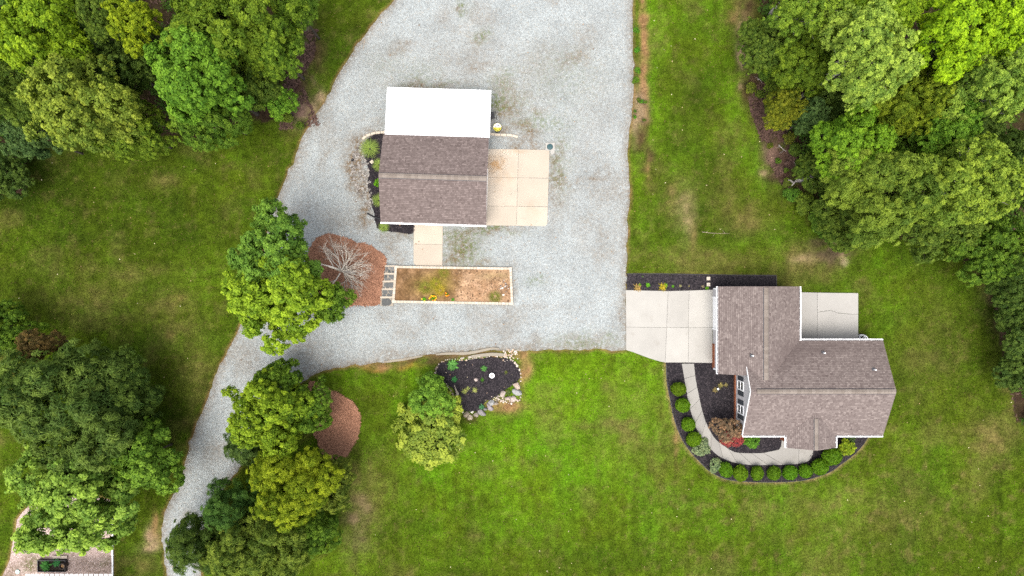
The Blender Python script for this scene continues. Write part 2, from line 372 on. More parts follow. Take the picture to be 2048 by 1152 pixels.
# linear albedos of the living carpet
DARK, MID, BRI = np.array((0.033, 0.053, 0.005)), np.array((0.067, 0.110, 0.007)), np.array((0.106, 0.215, 0.008))
DRY, DIRT, BROWN, LITTER, CLAY = np.array((0.155, 0.125, 0.042)), np.array((0.31, 0.22, 0.13)), np.array((0.085, 0.058, 0.026)), np.array((0.075, 0.042, 0.033)), np.array((0.26, 0.15, 0.07))
PATCH = [(945, 713, 75, 6, np.array((.13, .085, .045)), 1.5), (880, 726, 12, 10, BROWN, 1.2), (1018, 812, 20, 8, CLAY, .8), (2003, 1040, 4, 150, DARK * .8, .8), (1990, 1040, 3, 150, DARK * .9, .5), (1975, 870, 26, 24, DRY * 1.3, .5), (2000, 900, 20, 30, DRY * 1.2, .5),   # px, py, rx, ry, colour, strength
    (600, 110, 26, 75, LITTER, 1.1), (608, 60, 14, 38, np.array((.2, .17, .15)), .7), (602, 222, 26, 24, np.array((.2, .13, .1)), .9), (585, 160, 18, 60, LITTER, 1), (628, 130, 20, 70, BROWN, .45), (640, 195, 12, 16, DIRT, .6), (622, 222, 8, 8, DIRT, .8), (624, 165, 5, 8, DIRT, .6),
    (1484, 60, 12, 42, DIRT, .75), (1476, 30, 26, 28, CLAY, .5), (1482, 112, 10, 24, DIRT, 1.0), (1492, 10, 22, 16, BROWN, .8), (1480, 168, 6, 8, DIRT, .6), (1512, 160, 22, 22, LITTER, 1), (1528, 205, 16, 40, LITTER, .9), (1560, 265, 28, 30, LITTER, 1.2), (1568, 320, 36, 42, LITTER, 1.3), (1545, 300, 20, 24, np.array((.19, .12, .09)), .9), (1528, 338, 10, 8, DIRT, .8), (1600, 350, 30, 26, LITTER, 1.1), (1500, 185, 22, 26, BROWN, .7), (1540, 240, 18, 26, BROWN, .6),
    (1288, 60, 6, 110, CLAY, .9), (1287, 180, 8, 60, CLAY, 1.0), (1278, 215, 14, 34, DIRT, .7), (1270, 250, 9, 40, DIRT, .6), (1284, 280, 14, 50, BROWN, .6), (1300, 330, 14, 50, BROWN, .55), (1296, 345, 5, 20, CLAY, .5), (1340, 390, 22, 40, DRY, .6), (1372, 430, 16, 46, np.array((.26, .2, .1)), .7), (1385, 470, 8, 30, DRY, .6),
    (1500, 440, 40, 30, DRY, .45), (1440, 400, 60, 40, DRY, .25), (1430, 520, 120, 22, DRY, .4),
    (1660, 508, 36, 22, np.array((.07, .05, .035)), 1.0), (1685, 520, 10, 9, DIRT, 1.2), (1690, 525, 7, 6, np.array((.5, .4, .26)), 1), (1660, 490, 40, 10, LITTER, .8), (1600, 520, 26, 10, DIRT, .45), (1620, 545, 60, 34, DRY, .35), (1585, 500, 26, 16, DRY, .45),
    (1985, 575, 22, 34, LITTER, .9), (2010, 640, 22, 60, LITTER, .7), (1960, 560, 14, 14, BROWN, .5), (1990, 880, 40, 45, DRY, .35), (1950, 880, 30, 60, DRY, .25), (1700, 1040, 150, 70, DRY, .22), (1250, 870, 50, 60, DRY, .35), (1200, 850, 70, 8, DRY, .3), (1330, 900, 40, 120, DRY, .2), (1850, 700, 60, 120, DRY, .15), (1620, 1010, 200, 30, DRY, .15),
    (770, 730, 40, 8, CLAY, .75), (830, 724, 45, 8, BROWN, .7), (862, 745, 9, 24, BROWN, .8), (745, 737, 20, 5, np.array((.22, .13, .03)), .6), (815, 735, 24, 5, np.array((.24, .15, .03)), .7), (1045, 740, 9, 40, CLAY, .6), (1000, 815, 40, 14, CLAY, .7), (940, 840, 30, 10, BROWN, .6), (1040, 712, 16, 8, CLAY, .7), (985, 706, 60, 5, BROWN, .5), (1055, 740, 8, 18, CLAY, .6),
    (715, 1040, 26, 70, np.array((.15, .11, .06)), .65), (700, 960, 18, 60, DRY, .35), (760, 960, 40, 80, DRY, .15),
    (330, 360, 30, 16, DRY, .4), (240, 540, 160, 14, DRY, .2), (340, 640, 60, 60, DRY, .35), (180, 600, 120, 30, DRY, .2), (400, 760, 40, 60, DRY, .3), (355, 600, 14, 8, CLAY, .25), (345, 670, 12, 10, CLAY, .25),
    (306, 1075, 10, 22, DIRT, .7), (300, 1100, 18, 10, DIRT, .5), (312, 1050, 6, 26, CLAY, .6), (270, 1135, 40, 20, DRY, .45), (40, 1080, 10, 30, CLAY, .3), (60, 280, 60, 40, np.array((.03, .025, .012)), .8), (330, 250, 30, 30, LITTER, .7), (500, 215, 26, 20, LITTER, .8),
    (1355, 890, 5, 40, CLAY, .4)]
WOODS = [(-100, -100), (640, -100), (600, 0), (570, 60), (570, 170), (560, 230), (510, 235), (430, 265), (300, 270), (150, 260), (60, 300), (40, 380), (-100, 420)]
WOODS2 = [(1500, -100), (2200, -100), (2200, 900), (2030, 840), (2000, 700), (1985, 560), (1920, 500), (1800, 470), (1680, 450), (1620, 390), (1590, 300), (1560, 220), (1530, 100)]

def ground_alb(X, Y):
    px = 1024 + X / GS; py = 576 - Y / GS
    wob = (fbm(X, Y, 2.2, 3, 40) - .5); wob2 = (fbm(X, Y, 2.2, 3, 50) - .5)
    qx = px + wob * 60; qy = py + wob2 * 60
    bl = lambda cx, cy, rx, ry: np.exp(-((qx - cx) / rx) ** 2 - ((qy - cy) / ry) ** 2)
    g = np.full(X.shape, 0.40)
    g += .40 * bl(1080, 880, 360, 250) + .25 * bl(1150, 760, 190, 70) + .12 * bl(1300, 800, 40, 90) + .30 * bl(1300, 90, 26, 120) + .34 * bl(1310, 250, 24, 70) + .22 * bl(1480, 200, 40, 60) + .34 * bl(1505, 330, 40, 90)
    g += .30 * bl(1275, 370, 16, 50) + .12 * bl(1400, 80, 120, 100) + .25 * bl(1545, 480, 30, 50) + .16 * bl(1780, 620, 50, 130) + .2 * bl(1810, 850, 30, 60) + .12 * bl(1650, 1020, 240, 90) + .1 * bl(1900, 900, 60, 60)
    g += .22 * bl(700, 760, 60, 30) + .16 * bl(430, 560, 60, 70) + .16 * bl(400, 720, 40, 60) + .2 * bl(470, 360, 60, 50) + .16 * bl(820, 760, 30, 20)
    g -= .03 * sst(620, 420, qx) * sst(150, 300, qy) - .06 * sst(1250, 1300, qx) * sst(560, 500, qy) - .05 * sst(1250, 1600, qx) * sst(820, 960, qy)  # left lawn dimmed slightly in colour for tree shade and lens vignetting
    g -= .22 * bl(120, 330, 220, 90) + .10 * bl(200, 450, 240, 160) + .22 * bl(330, 820, 90, 120) + .14 * bl(690, 90, 60, 90) + .25 * bl(760, 830, 40, 90) + .18 * bl(940, 1020, 40, 90) + .22 * bl(1390, 200, 60, 110) + .16 * bl(1420, 420, 110, 60) + .12 * bl(1870, 520, 100, 60) + .2 * bl(1960, 620, 60, 90) + .1 * bl(1950, 1000, 130, 180) + .12 * bl(780, 1080, 60, 60) + .25 * bl(20, 380, 80, 60)  # left-hand blobs paint tree shade into the grass colour; others vary its tone
    g += .45 * (fbm(X, Y, 5.0, 3, 11) - .5) + .42 * (fbm(X, Y, 1.3, 4, 21) - .5) + .22 * (fbm(X * 3.5, Y * .5, 1.6, 3, 25) - .5) + .25 * (fbm(X, Y, .5, 2, 31) - .5)
    hue = (fbm(X, Y, 2.4, 4, 35) - .5) * .7
    g += .07 * (.3 + fbm(X, Y, 4.0, 2, 44)) * np.sin(X * 2 * PI / 1.15 + 5 * wob) * bl(1100, 980, 700, 260) + .08 * (.3 + fbm(X, Y, 4.0, 2, 45)) * np.sin(Y * 2 * PI / 1.2 + 5 * wob2) * bl(250, 560, 330, 220)
    g = np.clip(g, 0, 1)[:, None]
    col = np.where(g < .5, DARK + (MID - DARK) * (g / .5), MID + (BRI - MID) * ((g - .5) / .5))
    col = col * np.c_[1 + .42 * hue, 1 - .06 * hue, np.ones(len(hue))]
    d = sst(.54, .8, fbm(X, Y, 3.2, 4, 61)) * .30 + sst(.58, .8, fbm(X, Y, .7, 3, 71)) * (.25 + .25 * sst(1150, 1500, px) * sst(780, 950, py))
    col = col + (DRY - col) * d[:, None]
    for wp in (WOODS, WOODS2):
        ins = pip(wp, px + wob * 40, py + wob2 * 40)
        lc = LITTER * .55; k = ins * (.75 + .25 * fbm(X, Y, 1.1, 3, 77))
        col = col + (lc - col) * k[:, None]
    nz = fbm(X, Y, .9, 4, 81)
    for cx, cy, rx, ry, c, s in PATCH:
        b = np.exp(-((px + wob * 22 - cx) / rx) ** 2 - ((py + wob2 * 22 - cy) / ry) ** 2)
        k = np.clip(b * s * 1.5 * (nz * 2.2 - .35), 0, .95)
        col = col + (c - col) * k[:, None]
    return col
def edge_alb(col, X, Y):
    """worn earth beside the gravel, the house beds and slabs"""
    n = fbm(X, Y, .7, 3, 91)
    for poly, w, c, s in ((gravW, .32, CLAY * .8, .55), (fbedW, .35, np.array((.24, .17, .08)), .7), (straw1W, .25, BROWN, .6), (nbedW, .18, DRY, .5), (peaW, .3, CLAY, .5)):
        d = polydist(poly, X, Y)
        k = np.clip((1 - d / w) * s * 1.6 * n * 1.6, 0, .9)
        col = col + (c - col) * k[:, None]
    return col

# the ground sheet
xs = np.r_[-700, -350, -180, -110, -80, -65, np.arange(-56, 56.01, .25), 65, 80, 110, 180, 350, 700]
ys = np.r_[-700, -350, -180, -110, -70, -45, np.arange(-33, 33.01, .25), 45, 70, 110, 180, 350, 700]
gx, gy = np.meshgrid(xs, ys); GX, GY = gx.ravel(), gy.ravel()
near = (np.abs(GX) < 57) & (np.abs(GY) < 34)
gz = np.where(near, (fbm(GX, GY, 1.0, 3, 5) - .5) * .03, 0) - .018
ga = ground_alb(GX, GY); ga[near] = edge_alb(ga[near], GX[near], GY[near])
nx, ny = len(xs), len(ys)
ii = (np.arange(ny - 1)[:, None] * nx + np.arange(nx - 1)[None, :]).ravel()
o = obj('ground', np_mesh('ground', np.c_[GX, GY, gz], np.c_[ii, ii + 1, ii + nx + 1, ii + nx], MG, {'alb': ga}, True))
tag(o, 'patchy green lawn and bare earth spreading round the buildings', 'lawn', kind='structure')

def sheet(name, poly, z, mat, step, attrs=None, label=None, cat=None, holes=(), bump=0.0):
    """flat piece of ground, triangulated with inner points so that it can carry stains"""
    p = ccw(poly); P = np.array(p)
    x0, y0 = P.min(0); x1, y1 = P.max(0)
    gx, gy = np.meshgrid(np.arange(x0, x1, step), np.arange(y0, y1, step)); gx = gx.ravel(); gy = gy.ravel()
    rr = np.random.default_rng(3); gx = gx + rr.uniform(-.3, .3, gx.shape) * step; gy = gy + rr.uniform(-.3, .3, gy.shape) * step
    k = pip(p, gx, gy); gx, gy = gx[k], gy[k]
    if len(gx):
        k = polydist(p, gx, gy) > step * .4; gx, gy = gx[k], gy[k]
    vs = [Vector(q) for q in p] + [Vector((a, b)) for a, b in zip(gx, gy)]
    n = len(p)
    r = geometry.delaunay_2d_cdt(vs, [(i, (i + 1) % n) for i in range(n)], [], 1, 1e-4)
    V = np.array([(v.x, v.y) for v in r[0]]); F = np.array([f for f in r[2]])
    zz = np.full(len(V), z)
    if bump: zz = zz + (fbm(V[:, 0], V[:, 1], .8, 3, 9) - .5) * bump
    me = np_mesh(name, np.c_[V, zz], F, mat, {k: fn(V[:, 0], V[:, 1]) for k, fn in (attrs or {}).items()}, True)
    # make sure it faces up
    if me.polygons[0].normal.z < 0: me.flip_normals()
    return tag(obj(name, me), label, cat, kind='structure')

STAINS = [(1015, 215, 30, 30, .8), (1060, 262, 26, 14, .9), (1120, 350, 16, 50, .7), (850, 172, 60, 9, .85), (1180, 352, 60, 4, .7), (960, 130, 30, 16, .6), (1150, 120, 40, 18, .55), (1080, 215, 20, 14, .6), (1118, 405, 18, 16, .6), (800, 95, 26, 10, .5), (1200, 480, 14, 50, .4), (650, 300, 12, 50, .4), (708, 330, 18, 60, 1), (718, 283, 24, 16, 1), (732, 410, 12, 46, 1.2), (722, 375, 12, 40, .9), (745, 262, 30, 12, .8), (860, 170, 110, 10, .5), (1010, 180, 40, 40, .55), (1000, 262, 18, 12, .8), (1040, 255, 34, 16, .8), (1030, 250, 14, 8, .8), (1050, 285, 50, 10, .7), (1112, 320, 22, 30, .7), (1105, 380, 14, 80, .5), (1120, 390, 40, 60, .3), (1030, 293, 14, 6, .8), (1073, 290, 18, 6, .8),
          (920, 500, 34, 40, .8), (905, 520, 24, 26, .9), (965, 523, 12, 10, .7), (980, 458, 70, 8, .8), (940, 462, 50, 10, .7), (800, 470, 40, 16, .6), (780, 500, 16, 16, .6), (800, 515, 14, 14, .6), (960, 80, 20, 10, .6), (920, 15, 12, 10, .7), (1080, 130, 60, 50, .3), (1190, 260, 60, 200, .18), (940, 120, 120, 60, .25), (760, 130, 60, 60, .15), (735, 60, 20, 10, .3), (1215, 335, 8, 6, .7), (1130, 370, 40, 4, .7),
          (790, 705, 40, 16, .55), (930, 660, 4, 4, .6), (1170, 685, 70, 14, .45), (1245, 640, 12, 60, .5), (1230, 450, 30, 100, .2), (1050, 690, 30, 14, .6), (727, 675, 8, 5, .4), (600, 320, 14, 60, .3), (560, 420, 16, 30, .5), (690, 440, 60, 24, .35), (650, 230, 20, 60, .35), (1020, 615, 100, 8, .4), (900, 532, 120, 5, .7), (1025, 570, 8, 50, .5), (1250, 300, 10, 300, .3)]
WEEDS = [(995, 205, 34, 22, .9), (1085, 245, 60, 18, .6), (1120, 330, 20, 60, .5), (890, 470, 50, 10, .7), (945, 485, 20, 14, .9), (960, 75, 14, 8, .8), (925, 15, 14, 14, .8), (1020, 200, 50, 30, .35), (930, 500, 40, 30, .8), (905, 480, 20, 20, .8), (980, 460, 60, 8, .8), (860, 168, 90, 8, .4), (940, 515, 30, 16, .6), (1175, 682, 70, 12, .6), (1130, 150, 80, 60, .25), (840, 150, 40, 30, .3), (1070, 560, 20, 10, .5), (1010, 160, 30, 20, .5), (770, 130, 40, 30, .2)]
def blobsum(L, wseed):
    def f(X, Y):
        px = 1024 + X / GS; py = 576 - Y / GS; w = (fbm(X, Y, 1.1, 3, wseed) - .5) * 40; s = np.zeros(X.shape)
        for cx, cy, rx, ry, k in L: s = np.maximum(s, k * np.exp(-((px + w - cx) / rx) ** 2 - ((py - w - cy) / ry) ** 2))
        if L is STAINS:
            d = polydist(gravW, X, Y); s = np.maximum(s, np.clip(1 - d / .9, 0, 1) * .6); s = np.maximum(s, sst(.5, .8, fbm(X, Y, 3.0, 4, 15)) * .36)
        return np.clip(s, 0, 1)
    return f
sheet('gravel_driveway', gravW, .012, MGR, .35, {'stain': blobsum(STAINS, 5), 'weed': blobsum(WEEDS, 6)}, 'broad pale grey gravel yard narrowing into the curving drive', 'driveway', bump=.03)
zero = lambda X, Y: np.zeros(X.shape)
sheet('gravel_patio', peaW, .015, MPEA, .35, {'stain': blobsum([(60, 1130, 26, 16, .9), (25, 1145, 20, 16, .8), (190, 1130, 60, 20, .55), (215, 1125, 14, 6, .9), (130, 1105, 60, 10, .4)], 7), 'weed': blobsum([(62, 1130, 14, 10, .9), (212, 1128, 14, 4, .8)], 8)}, 'pinkish gravel patio at the lower left under the light green tree', 'patio')
tnt = lambda X, Y: fbm(X, Y, .35, 3, 4) * .6
sheet('mulch_bed', rockW, .02, MMUL, .3, {'tint': tnt}, 'dark mulch rock garden ringed with pale stones in the lawn', 'mulch bed', bump=.05)
sheet('mulch_bed', fbedW, .02, MMUL, .4, {'tint': tnt}, 'dark mulch bed curving round the front of the house', 'mulch bed', bump=.04)
sheet('mulch_bed', nbedW, .02, MMUL, .4, {'tint': tnt}, 'dark mulch strip along the north edge of the house driveway', 'mulch bed', bump=.04)
sheet('mulch_bed', gbedW, .034, MMUL, .3, {'tint': tnt}, 'dark mulch bed along the west side of the detached garage', 'mulch bed', bump=.02)
sheet('pine_straw_bed', straw1W, .036, MSTRAW, .3, {'tint': lambda X, Y: fbm(X, Y, .3, 3, 4)}, 'reddish pine straw island under the bare grey tree', 'straw bed', bump=.03)
sheet('pine_straw_bed', straw2W, .036, MSTRAW, .3, {'tint': lambda X, Y: fbm(X, Y, .3, 3, 4)}, 'crescent of reddish pine straw beside the lower yellow green tree', 'straw bed', bump=.03)

# ------------------------------------------------------------------ loose stuff on the ground
rng = np.random.default_rng(11)
def scatter(poly, n, seed):
    r = np.random.default_rng(seed); P = np.array(poly); x0, y0 = P.min(0); x1, y1 = P.max(0)
    x = r.uniform(x0, x1, n * 3); y = r.uniform(y0, y1, n * 3); k = pip(poly, x, y); return x[k][:n], y[k][:n]
def pebbles(name, x, y, z, smin, smax, mat, label, cat, seed, flat=.6, attrs=None):
    r = np.random.default_rng(seed); n = len(x); s = r.uniform(smin, smax, n) * r.uniform(.7, 1.2, n); a = r.uniform(0, 2 * PI, n)
    base = np.array([(-1, -.7, 0), (.9, -.8, 0), (1, .7, 0), (-.8, .9, 0), (.1, .05, 1)], float)
    v = base[None] * s[:, None, None] * .5; v = v + r.normal(0, .12, v.shape) * s[:, None, None]
    v[:, :, 2] *= flat * 1.6; c, q = np.cos(a), np.sin(a)
    vx = v[:, :, 0] * c[:, None] - v[:, :, 1] * q[:, None] + x[:, None]; vy = v[:, :, 0] * q[:, None] + v[:, :, 1] * c[:, None] + y[:, None]; vz = v[:, :, 2] + z
    V = np.stack([vx, vy, vz], 2).reshape(-1, 3)
    f = np.array([(0, 1, 4), (1, 2, 4), (2, 3, 4), (3, 0, 4)]); F = (f[None] + (np.arange(n) * 5)[:, None, None]).reshape(-1, 3)
    at = {'tint': np.repeat(r.random(n), 5)}
    o = obj(name, np_mesh(name, V, F, mat, at)); return tag(o, label, cat, kind='stuff')
MPEB = M_tint('loose_stone', (0.17, 0.18, 0.18), (0.45, 0.47, 0.47), 0.85, 0.25, 30, 0.2)
MRIV = M_tint('river_stone', (0.11, 0.095, 0.085), (0.42, 0.39, 0.36), 0.85, 0.25, 25, 0.25)
MCHIP = M_tint('bark_chip', (0.012, 0.011, 0.014), (0.062, 0.051, 0.056), 0.9, 0.15, 30, 0.3)
MLIT = M_tint('fallen_leaves', (0.035, 0.02, 0.017), (0.16, 0.095, 0.075), 0.9, 0.1, 30, 0.2)
x, y = scatter(gravW, 30000, 21)
k = ~pip(straw1W, x, y) & ~pip(gbedW, x, y) & ~pip(WP([(826, 440), (886, 440), (886, 532), (826, 532)]), x, y) & ~pip(WP([(975, 296), (1110, 284), (1100, 453), (972, 453)]), x, y)
pebbles('gravel', x[k], y[k], .012, .035, .085, MPEB, 'loose grey stones strewn over the gravel yard and drive', 'gravel', 1)
x, y = scatter(peaW, 4000, 22); pebbles('gravel', x, y, .015, .04, .1, M_tint('pink_stone', (.3, .2, .17), (.75, .62, .57)), 'loose pinkish stones of the lower left patio', 'gravel', 2)
LE = [(1363, 727), (1368, 756), (1374, 792), (1381, 822), (1390, 851), (1402, 876), (1417, 894), (1437, 912), (1464, 924), (1501, 930), (1537, 930), (1568, 929.5), (1598, 927.6), (1613, 923)]
RE = [(1388, 727), (1391, 756), (1398, 792), (1403.5, 817), (1411, 842), (1421.6, 864), (1433, 880), (1449, 892), (1467, 903), (1485, 905.5), (1507, 906), (1534, 905), (1550, 902.5), (1558, 899)]
WALKW = WP(LE) + WP([(1626, 902), (1626, 880), (1560, 880)]) + WP(RE[::-1])
xs_, ys_ = [], []
for p, n, s in ((rockW, 4000, 31), (fbedW, 14000, 32), (nbedW, 5000, 33), (gbedW, 3000, 34)):
    x, y = scatter(p, n, s); kk = ~pip(WALKW, x, y); x, y = x[kk], y[kk]; xs_.append(x); ys_.append(y)
pebbles('mulch', np.concatenate(xs_), np.concatenate(ys_), .03, .05, .15, MCHIP, 'dark bark chips covering the planting beds', 'mulch', 3, .5)
x, y = scatter(smooth_line(WP([(722, 285), (705, 312), (702, 350), (712, 380), (724, 400), (736, 425), (746, 405), (742, 375), (738, 345), (736, 325)]), True, .3), 330, 35)
pebbles('river_rocks', x, y, .03, .06, .22, MRIV, 'mixed pale river rocks strewn in the bed west of the garage', 'river rocks', 4, .7)
# pine straw needles
def needles(name, polys, n, mat, label, cat, seed, L=(.15, .4), wd=.02, z=.05):
    r = np.random.default_rng(seed); X, Y = [], []
    for i, p in enumerate(polys):
        x, y = scatter(p, n[i], seed + i)
        if name == 'leaf_litter': kk = fbm(x, y, 1.6, 3, 12) > .47; x, y = x[kk], y[kk]
        X.append(x); Y.append(y)
    X, Y = np.concatenate(X), np.concatenate(Y); m = len(X); a = r.uniform(0, 2 * PI, m); l = r.uniform(*L, m) / 2; c, s = np.cos(a), np.sin(a)
    zz = z + r.uniform(0, .05, m); dz = r.normal(0, .02, m)
    P = lambda u, w, e: np.c_[X + c * l * u - s * wd * w, Y + s * l * u + c * wd * w, np.maximum(zz + e, z - .01)]
    V = np.stack([P(-1, -1, dz), P(1, -.6, -dz), P(1, .6, -dz), P(-1, 1, dz)], 1).reshape(-1, 3)
    o = obj(name, np_mesh(name, V, np.arange(m * 4).reshape(-1, 4), mat, {'tint': np.repeat(r.random(m), 4)})); return tag(o, label, cat, kind='stuff')
needles('pine_straw', [straw1W, straw2W], [9000, 9000], MSTRAW, 'loose reddish pine needles covering both straw beds', 'pine straw', 41)
litW = [WP([(575, 20), (640, 20), (630, 110), (600, 160), (640, 250), (560, 260), (555, 100)]), WP([(1490, 130), (1540, 130), (1560, 240), (1610, 300), (1630, 360), (1570, 380), (1540, 330), (1500, 220)]), WP(WOODS), WP(WOODS2)]
needles('leaf_litter', litW, [3500, 4500, 5000, 9000, 900], MLIT, 'fallen brown leaves and twigs along the wood edges', 'leaf litter', 51, (.1, .3), .05, .01)

lawnW = [WP([(0, 300), (560, 280), (470, 640), (400, 820), (300, 1000), (0, 600)]), WP([(760, 740), (1330, 720), (1440, 960), (2040, 700), (2040, 1150), (740, 1150)]), WP([(1290, 20), (1470, 20), (1560, 380), (1700, 560), (1260, 540)])]
needles('fallen_leaves', lawnW, [30, 70, 30], M_tint('pale_leaf', (.35, .22, .08), (.75, .68, .42), .8, .2), 'scattered pale fallen leaves on the lawns', 'fallen leaves', 57, (.05, .11), .035, .06)
needles('fallen_leaves', [gravW], [70], M_tint('brown_leaf', (.16, .08, .04), (.40, .24, .12), .8, .2), 'scattered brown fallen leaves on the gravel yard', 'fallen leaves', 58, (.06, .14), .04, .06)
# grass blades
def grass(n, seed):
    r = np.random.default_rng(seed)
    X = r.uniform(-47.5, 47.5, n); Y = r.uniform(-27.5, 27.5, n)
    keep = np.ones(n, bool)
    for p in HARD:
        ins = pip(p, X, Y); d = polydist(p, X, Y) > .12
        keep &= ~(ins & d)
    keep &= ~pip(WP(WOODS), X, Y) & ~pip(WP(WOODS2), X, Y)
    X, Y = X[keep], Y[keep]
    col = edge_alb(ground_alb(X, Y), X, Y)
    bare = (col[:, 0] > col[:, 1] * 1.15)          # bare earth grows less grass
    keep = ~bare | (r.random(len(X)) < .3)
    X, Y, col = X[keep], Y[keep], col[keep]; m = len(X)
    col = col * r.uniform(.7, 1.3, m)[:, None]; dry = r.random(m) < .04; col[dry] = DRY * r.uniform(.8, 1.4, dry.sum())[:, None]
    a = r.uniform(0, 2 * PI, m); l = r.uniform(.05, .15, m); h = r.uniform(.03, .09, m); w = r.uniform(.018, .045, m); c, s = np.cos(a), np.sin(a)
    z0 = -.02
    V = np.stack([np.c_[X - s * w, Y + c * w, np.full(m, z0)], np.c_[X + s * w, Y - c * w, np.full(m, z0)], np.c_[X + c * l, Y + s * l, h]], 1).reshape(-1, 3)
    o = obj('grass', np_mesh('grass', V, np.arange(m * 3).reshape(-1, 3), MBL, {'alb': np.repeat(col, 3, 0)})); return tag(o, 'short mown grass blades covering the lawns', 'grass', kind='stuff')
grass(560000, 61)

# ------------------------------------------------------------------ slabs and paths
def slab(poly, z, mat, parent, gap=.008, name='slab', t=None, base=-.05):
    return MB().prism(inset(poly, gap), base, z, R.random() if t is None else t, .008).build(name, mat, parent)
dr = empty('concrete_driveway', (0, 0, 0), 0, 'pale concrete driveway in jointed slabs west of the house garage', 'driveway', kind='structure')
for p in ([(1251, 580), (1336, 582), (1333, 655), (1252, 654)], [(1336, 582), (1378, 581), (1376, 655), (1333, 655)], [(1378, 581), (1428, 579), (1428, 655), (1376, 655)],
          [(1252, 654), (1333, 655), (1330, 725), (1320, 723), (1303, 718), (1286, 712), (1268, 705), (1252, 700)], [(1333, 655), (1377, 655), (1376, 725), (1330, 725)], [(1377, 655), (1425, 655), (1425, 726), (1376, 725)]):
    slab(WP(p), .07, MCC, dr)
pt = empty('concrete_patio', (0, 0, 0), 0, 'light concrete patio with a jagged crack behind the house', 'patio', kind='structure')
slab(WP([(1580, 584), (1634, 585), (1634, 712), (1580, 712)]), .07, MCG, pt)
slab(WP([(1634, 585), (1716, 586), (1716, 628.5), (1704, 628.5), (1676, 626), (1661, 620.5), (1640, 623.5), (1634, 624)]), .07, MCG, pt, .012, t=.7)
slab(WP([(1634, 624), (1640, 623.5), (1661, 620.5), (1676, 626), (1704, 628.5), (1716, 628.5), (1716, 712), (1634, 712)]), .068, MCG, pt, .012, t=.5)
gp = empty('concrete_pad', (0, 0, 0), 0, 'cream concrete pad east of the detached garage with an orange stain', 'concrete pad', kind='structure')
jx = lambda y: 1037 - (y - 299) * .028
lx = lambda y: 979 - (y - 297) * .03
rx = lambda y: 1099 - (y - 300) * .030
ye = [298, 355, 412, 451]
for i in range(3):
    a, b = ye[i], ye[i + 1]
    slab(WP([(lx(a) - 6, a), (jx(a), a + .7), (jx(b), b + .7), (lx(b) - 6, b)]), .07, MCW, gp, .010)
    pr = [(jx(a), a + .7), (rx(a), a + 2), (rx(b), b + 1.5), (jx(b), b + .7)]
    if i == 2: pr = [(jx(a), a + .7), (rx(a), a + 2), (rx(b) + .3, b - 6), (rx(b) - 1, b - 1), (rx(b) - 5, b + 1.5), (jx(b), b + .7)]
    slab(WP(pr), .07, MCW, gp, .010)
gw = empty('concrete_walk', (0, 0, 0), 0, 'short cream concrete walk from the garage front to the raised bed', 'path', kind='structure')
slab(WP([(828, 440), (886, 440), (885.5, 489), (827, 488)]), .06, MCW, gw, .012)
slab(WP([(827, 488), (885.5, 489), (885, 532), (834, 531.5), (829, 529), (827, 524)]), .06, MCW, gw, .012)
# orange rust wash on the pad: flat mineral stain, its own thin film
MRUST = NT('rust_stain')
_n = MRUST.noise(1.6, 5); MRUST.base((0.62, 0.36, 0.15)); MRUST.rough(.9, .1)
_tr = MRUST.n('ShaderNodeBsdfTransparent'); _ms = MRUST.n('ShaderNodeMixShader')
MRUST.l(MRUST.mul(MRUST.attr('tint'), MRUST.rng(_n, .35, .7, .15, 1.0)), _ms.inputs[0]); MRUST.l(_tr.outputs[0], _ms.inputs[1]); MRUST.l(MRUST.b.outputs[0], _ms.inputs[2]); MRUST.l(_ms.outputs[0], MRUST.out.inputs[0])
def stain(cx, cy, rx_, ry_, z, k, parent):
    n = 28; rings = 7; v = []; t = []; f = []
    for i in range(rings + 1):
        for j in range(n):
            q = i / rings; a = 2 * PI * j / n; X, Y = W(cx + rx_ * q * math.cos(a), cy + ry_ * q * math.sin(a)); v.append((X, Y, z)); t.append(k * (1 - q) ** 1.3 if q < 1 else 0)
    for i in range(rings):
        for j in range(n): f.append((i * n + j, (i + 1) * n + j, (i + 1) * n + (j + 1) % n, i * n + (j + 1) % n))
    me = np_mesh('rust_stain', v, f, MRUST.m, {'tint': t}); return obj('rust_stain', me, parent)
stain(986, 327, 32, 22, .0745, .85, gp)
stain(1000, 345, 45, 50, .0760, .28, gp); stain(1030, 303, 40, 7, .0772, .35, gp); stain(1065, 420, 26, 28, .0784, .16, gp)
# curved walk
pw = empty('curved_walk', (0, 0, 0), 0, 'curved concrete walk in short slabs leading to the porch', 'path', kind='structure')
L2 = smooth_line(WP(LE[:13]), False, .1); R2 = smooth_line(WP(RE[:13]), False, .1)
def at_frac(pl, f):
    d = [0]
    for a, b in zip(pl, pl[1:]): d.append(d[-1] + math.dist(a, b))
    q = f * d[-1]
    for i in range(len(d) - 1):
        if d[i + 1] >= q:
            u = (q - d[i]) / max(1e-9, d[i + 1] - d[i]); return (pl[i][0] + (pl[i + 1][0] - pl[i][0]) * u, pl[i][1] + (pl[i + 1][1] - pl[i][1]) * u)
    return pl[-1]
NS = 12
for i in range(NS):
    if i == NS - 1: break
    fr = [(i + k / 3) / NS for k in range(4)]
    slab([at_frac(L2, f) for f in fr] + [at_frac(R2, f) for f in fr[::-1]], .06, MCP, pw, .010)
e0, e1 = at_frac(L2, (NS - 1) / NS), at_frac(R2, (NS - 1) / NS)
slab([e0] + WP([(1597, 927.8), (1598, 880), (1563, 880), (1561.5, 893), (1557, 899)]) + [e1], .06, MCP, pw, .010)
slab(WP([(1597, 927.8), (1607, 926), (1616, 922), (1622, 916), (1625.5, 908), (1626.5, 900), (1626.5, 880), (1598, 880)]), .06, MCP, pw, .010)

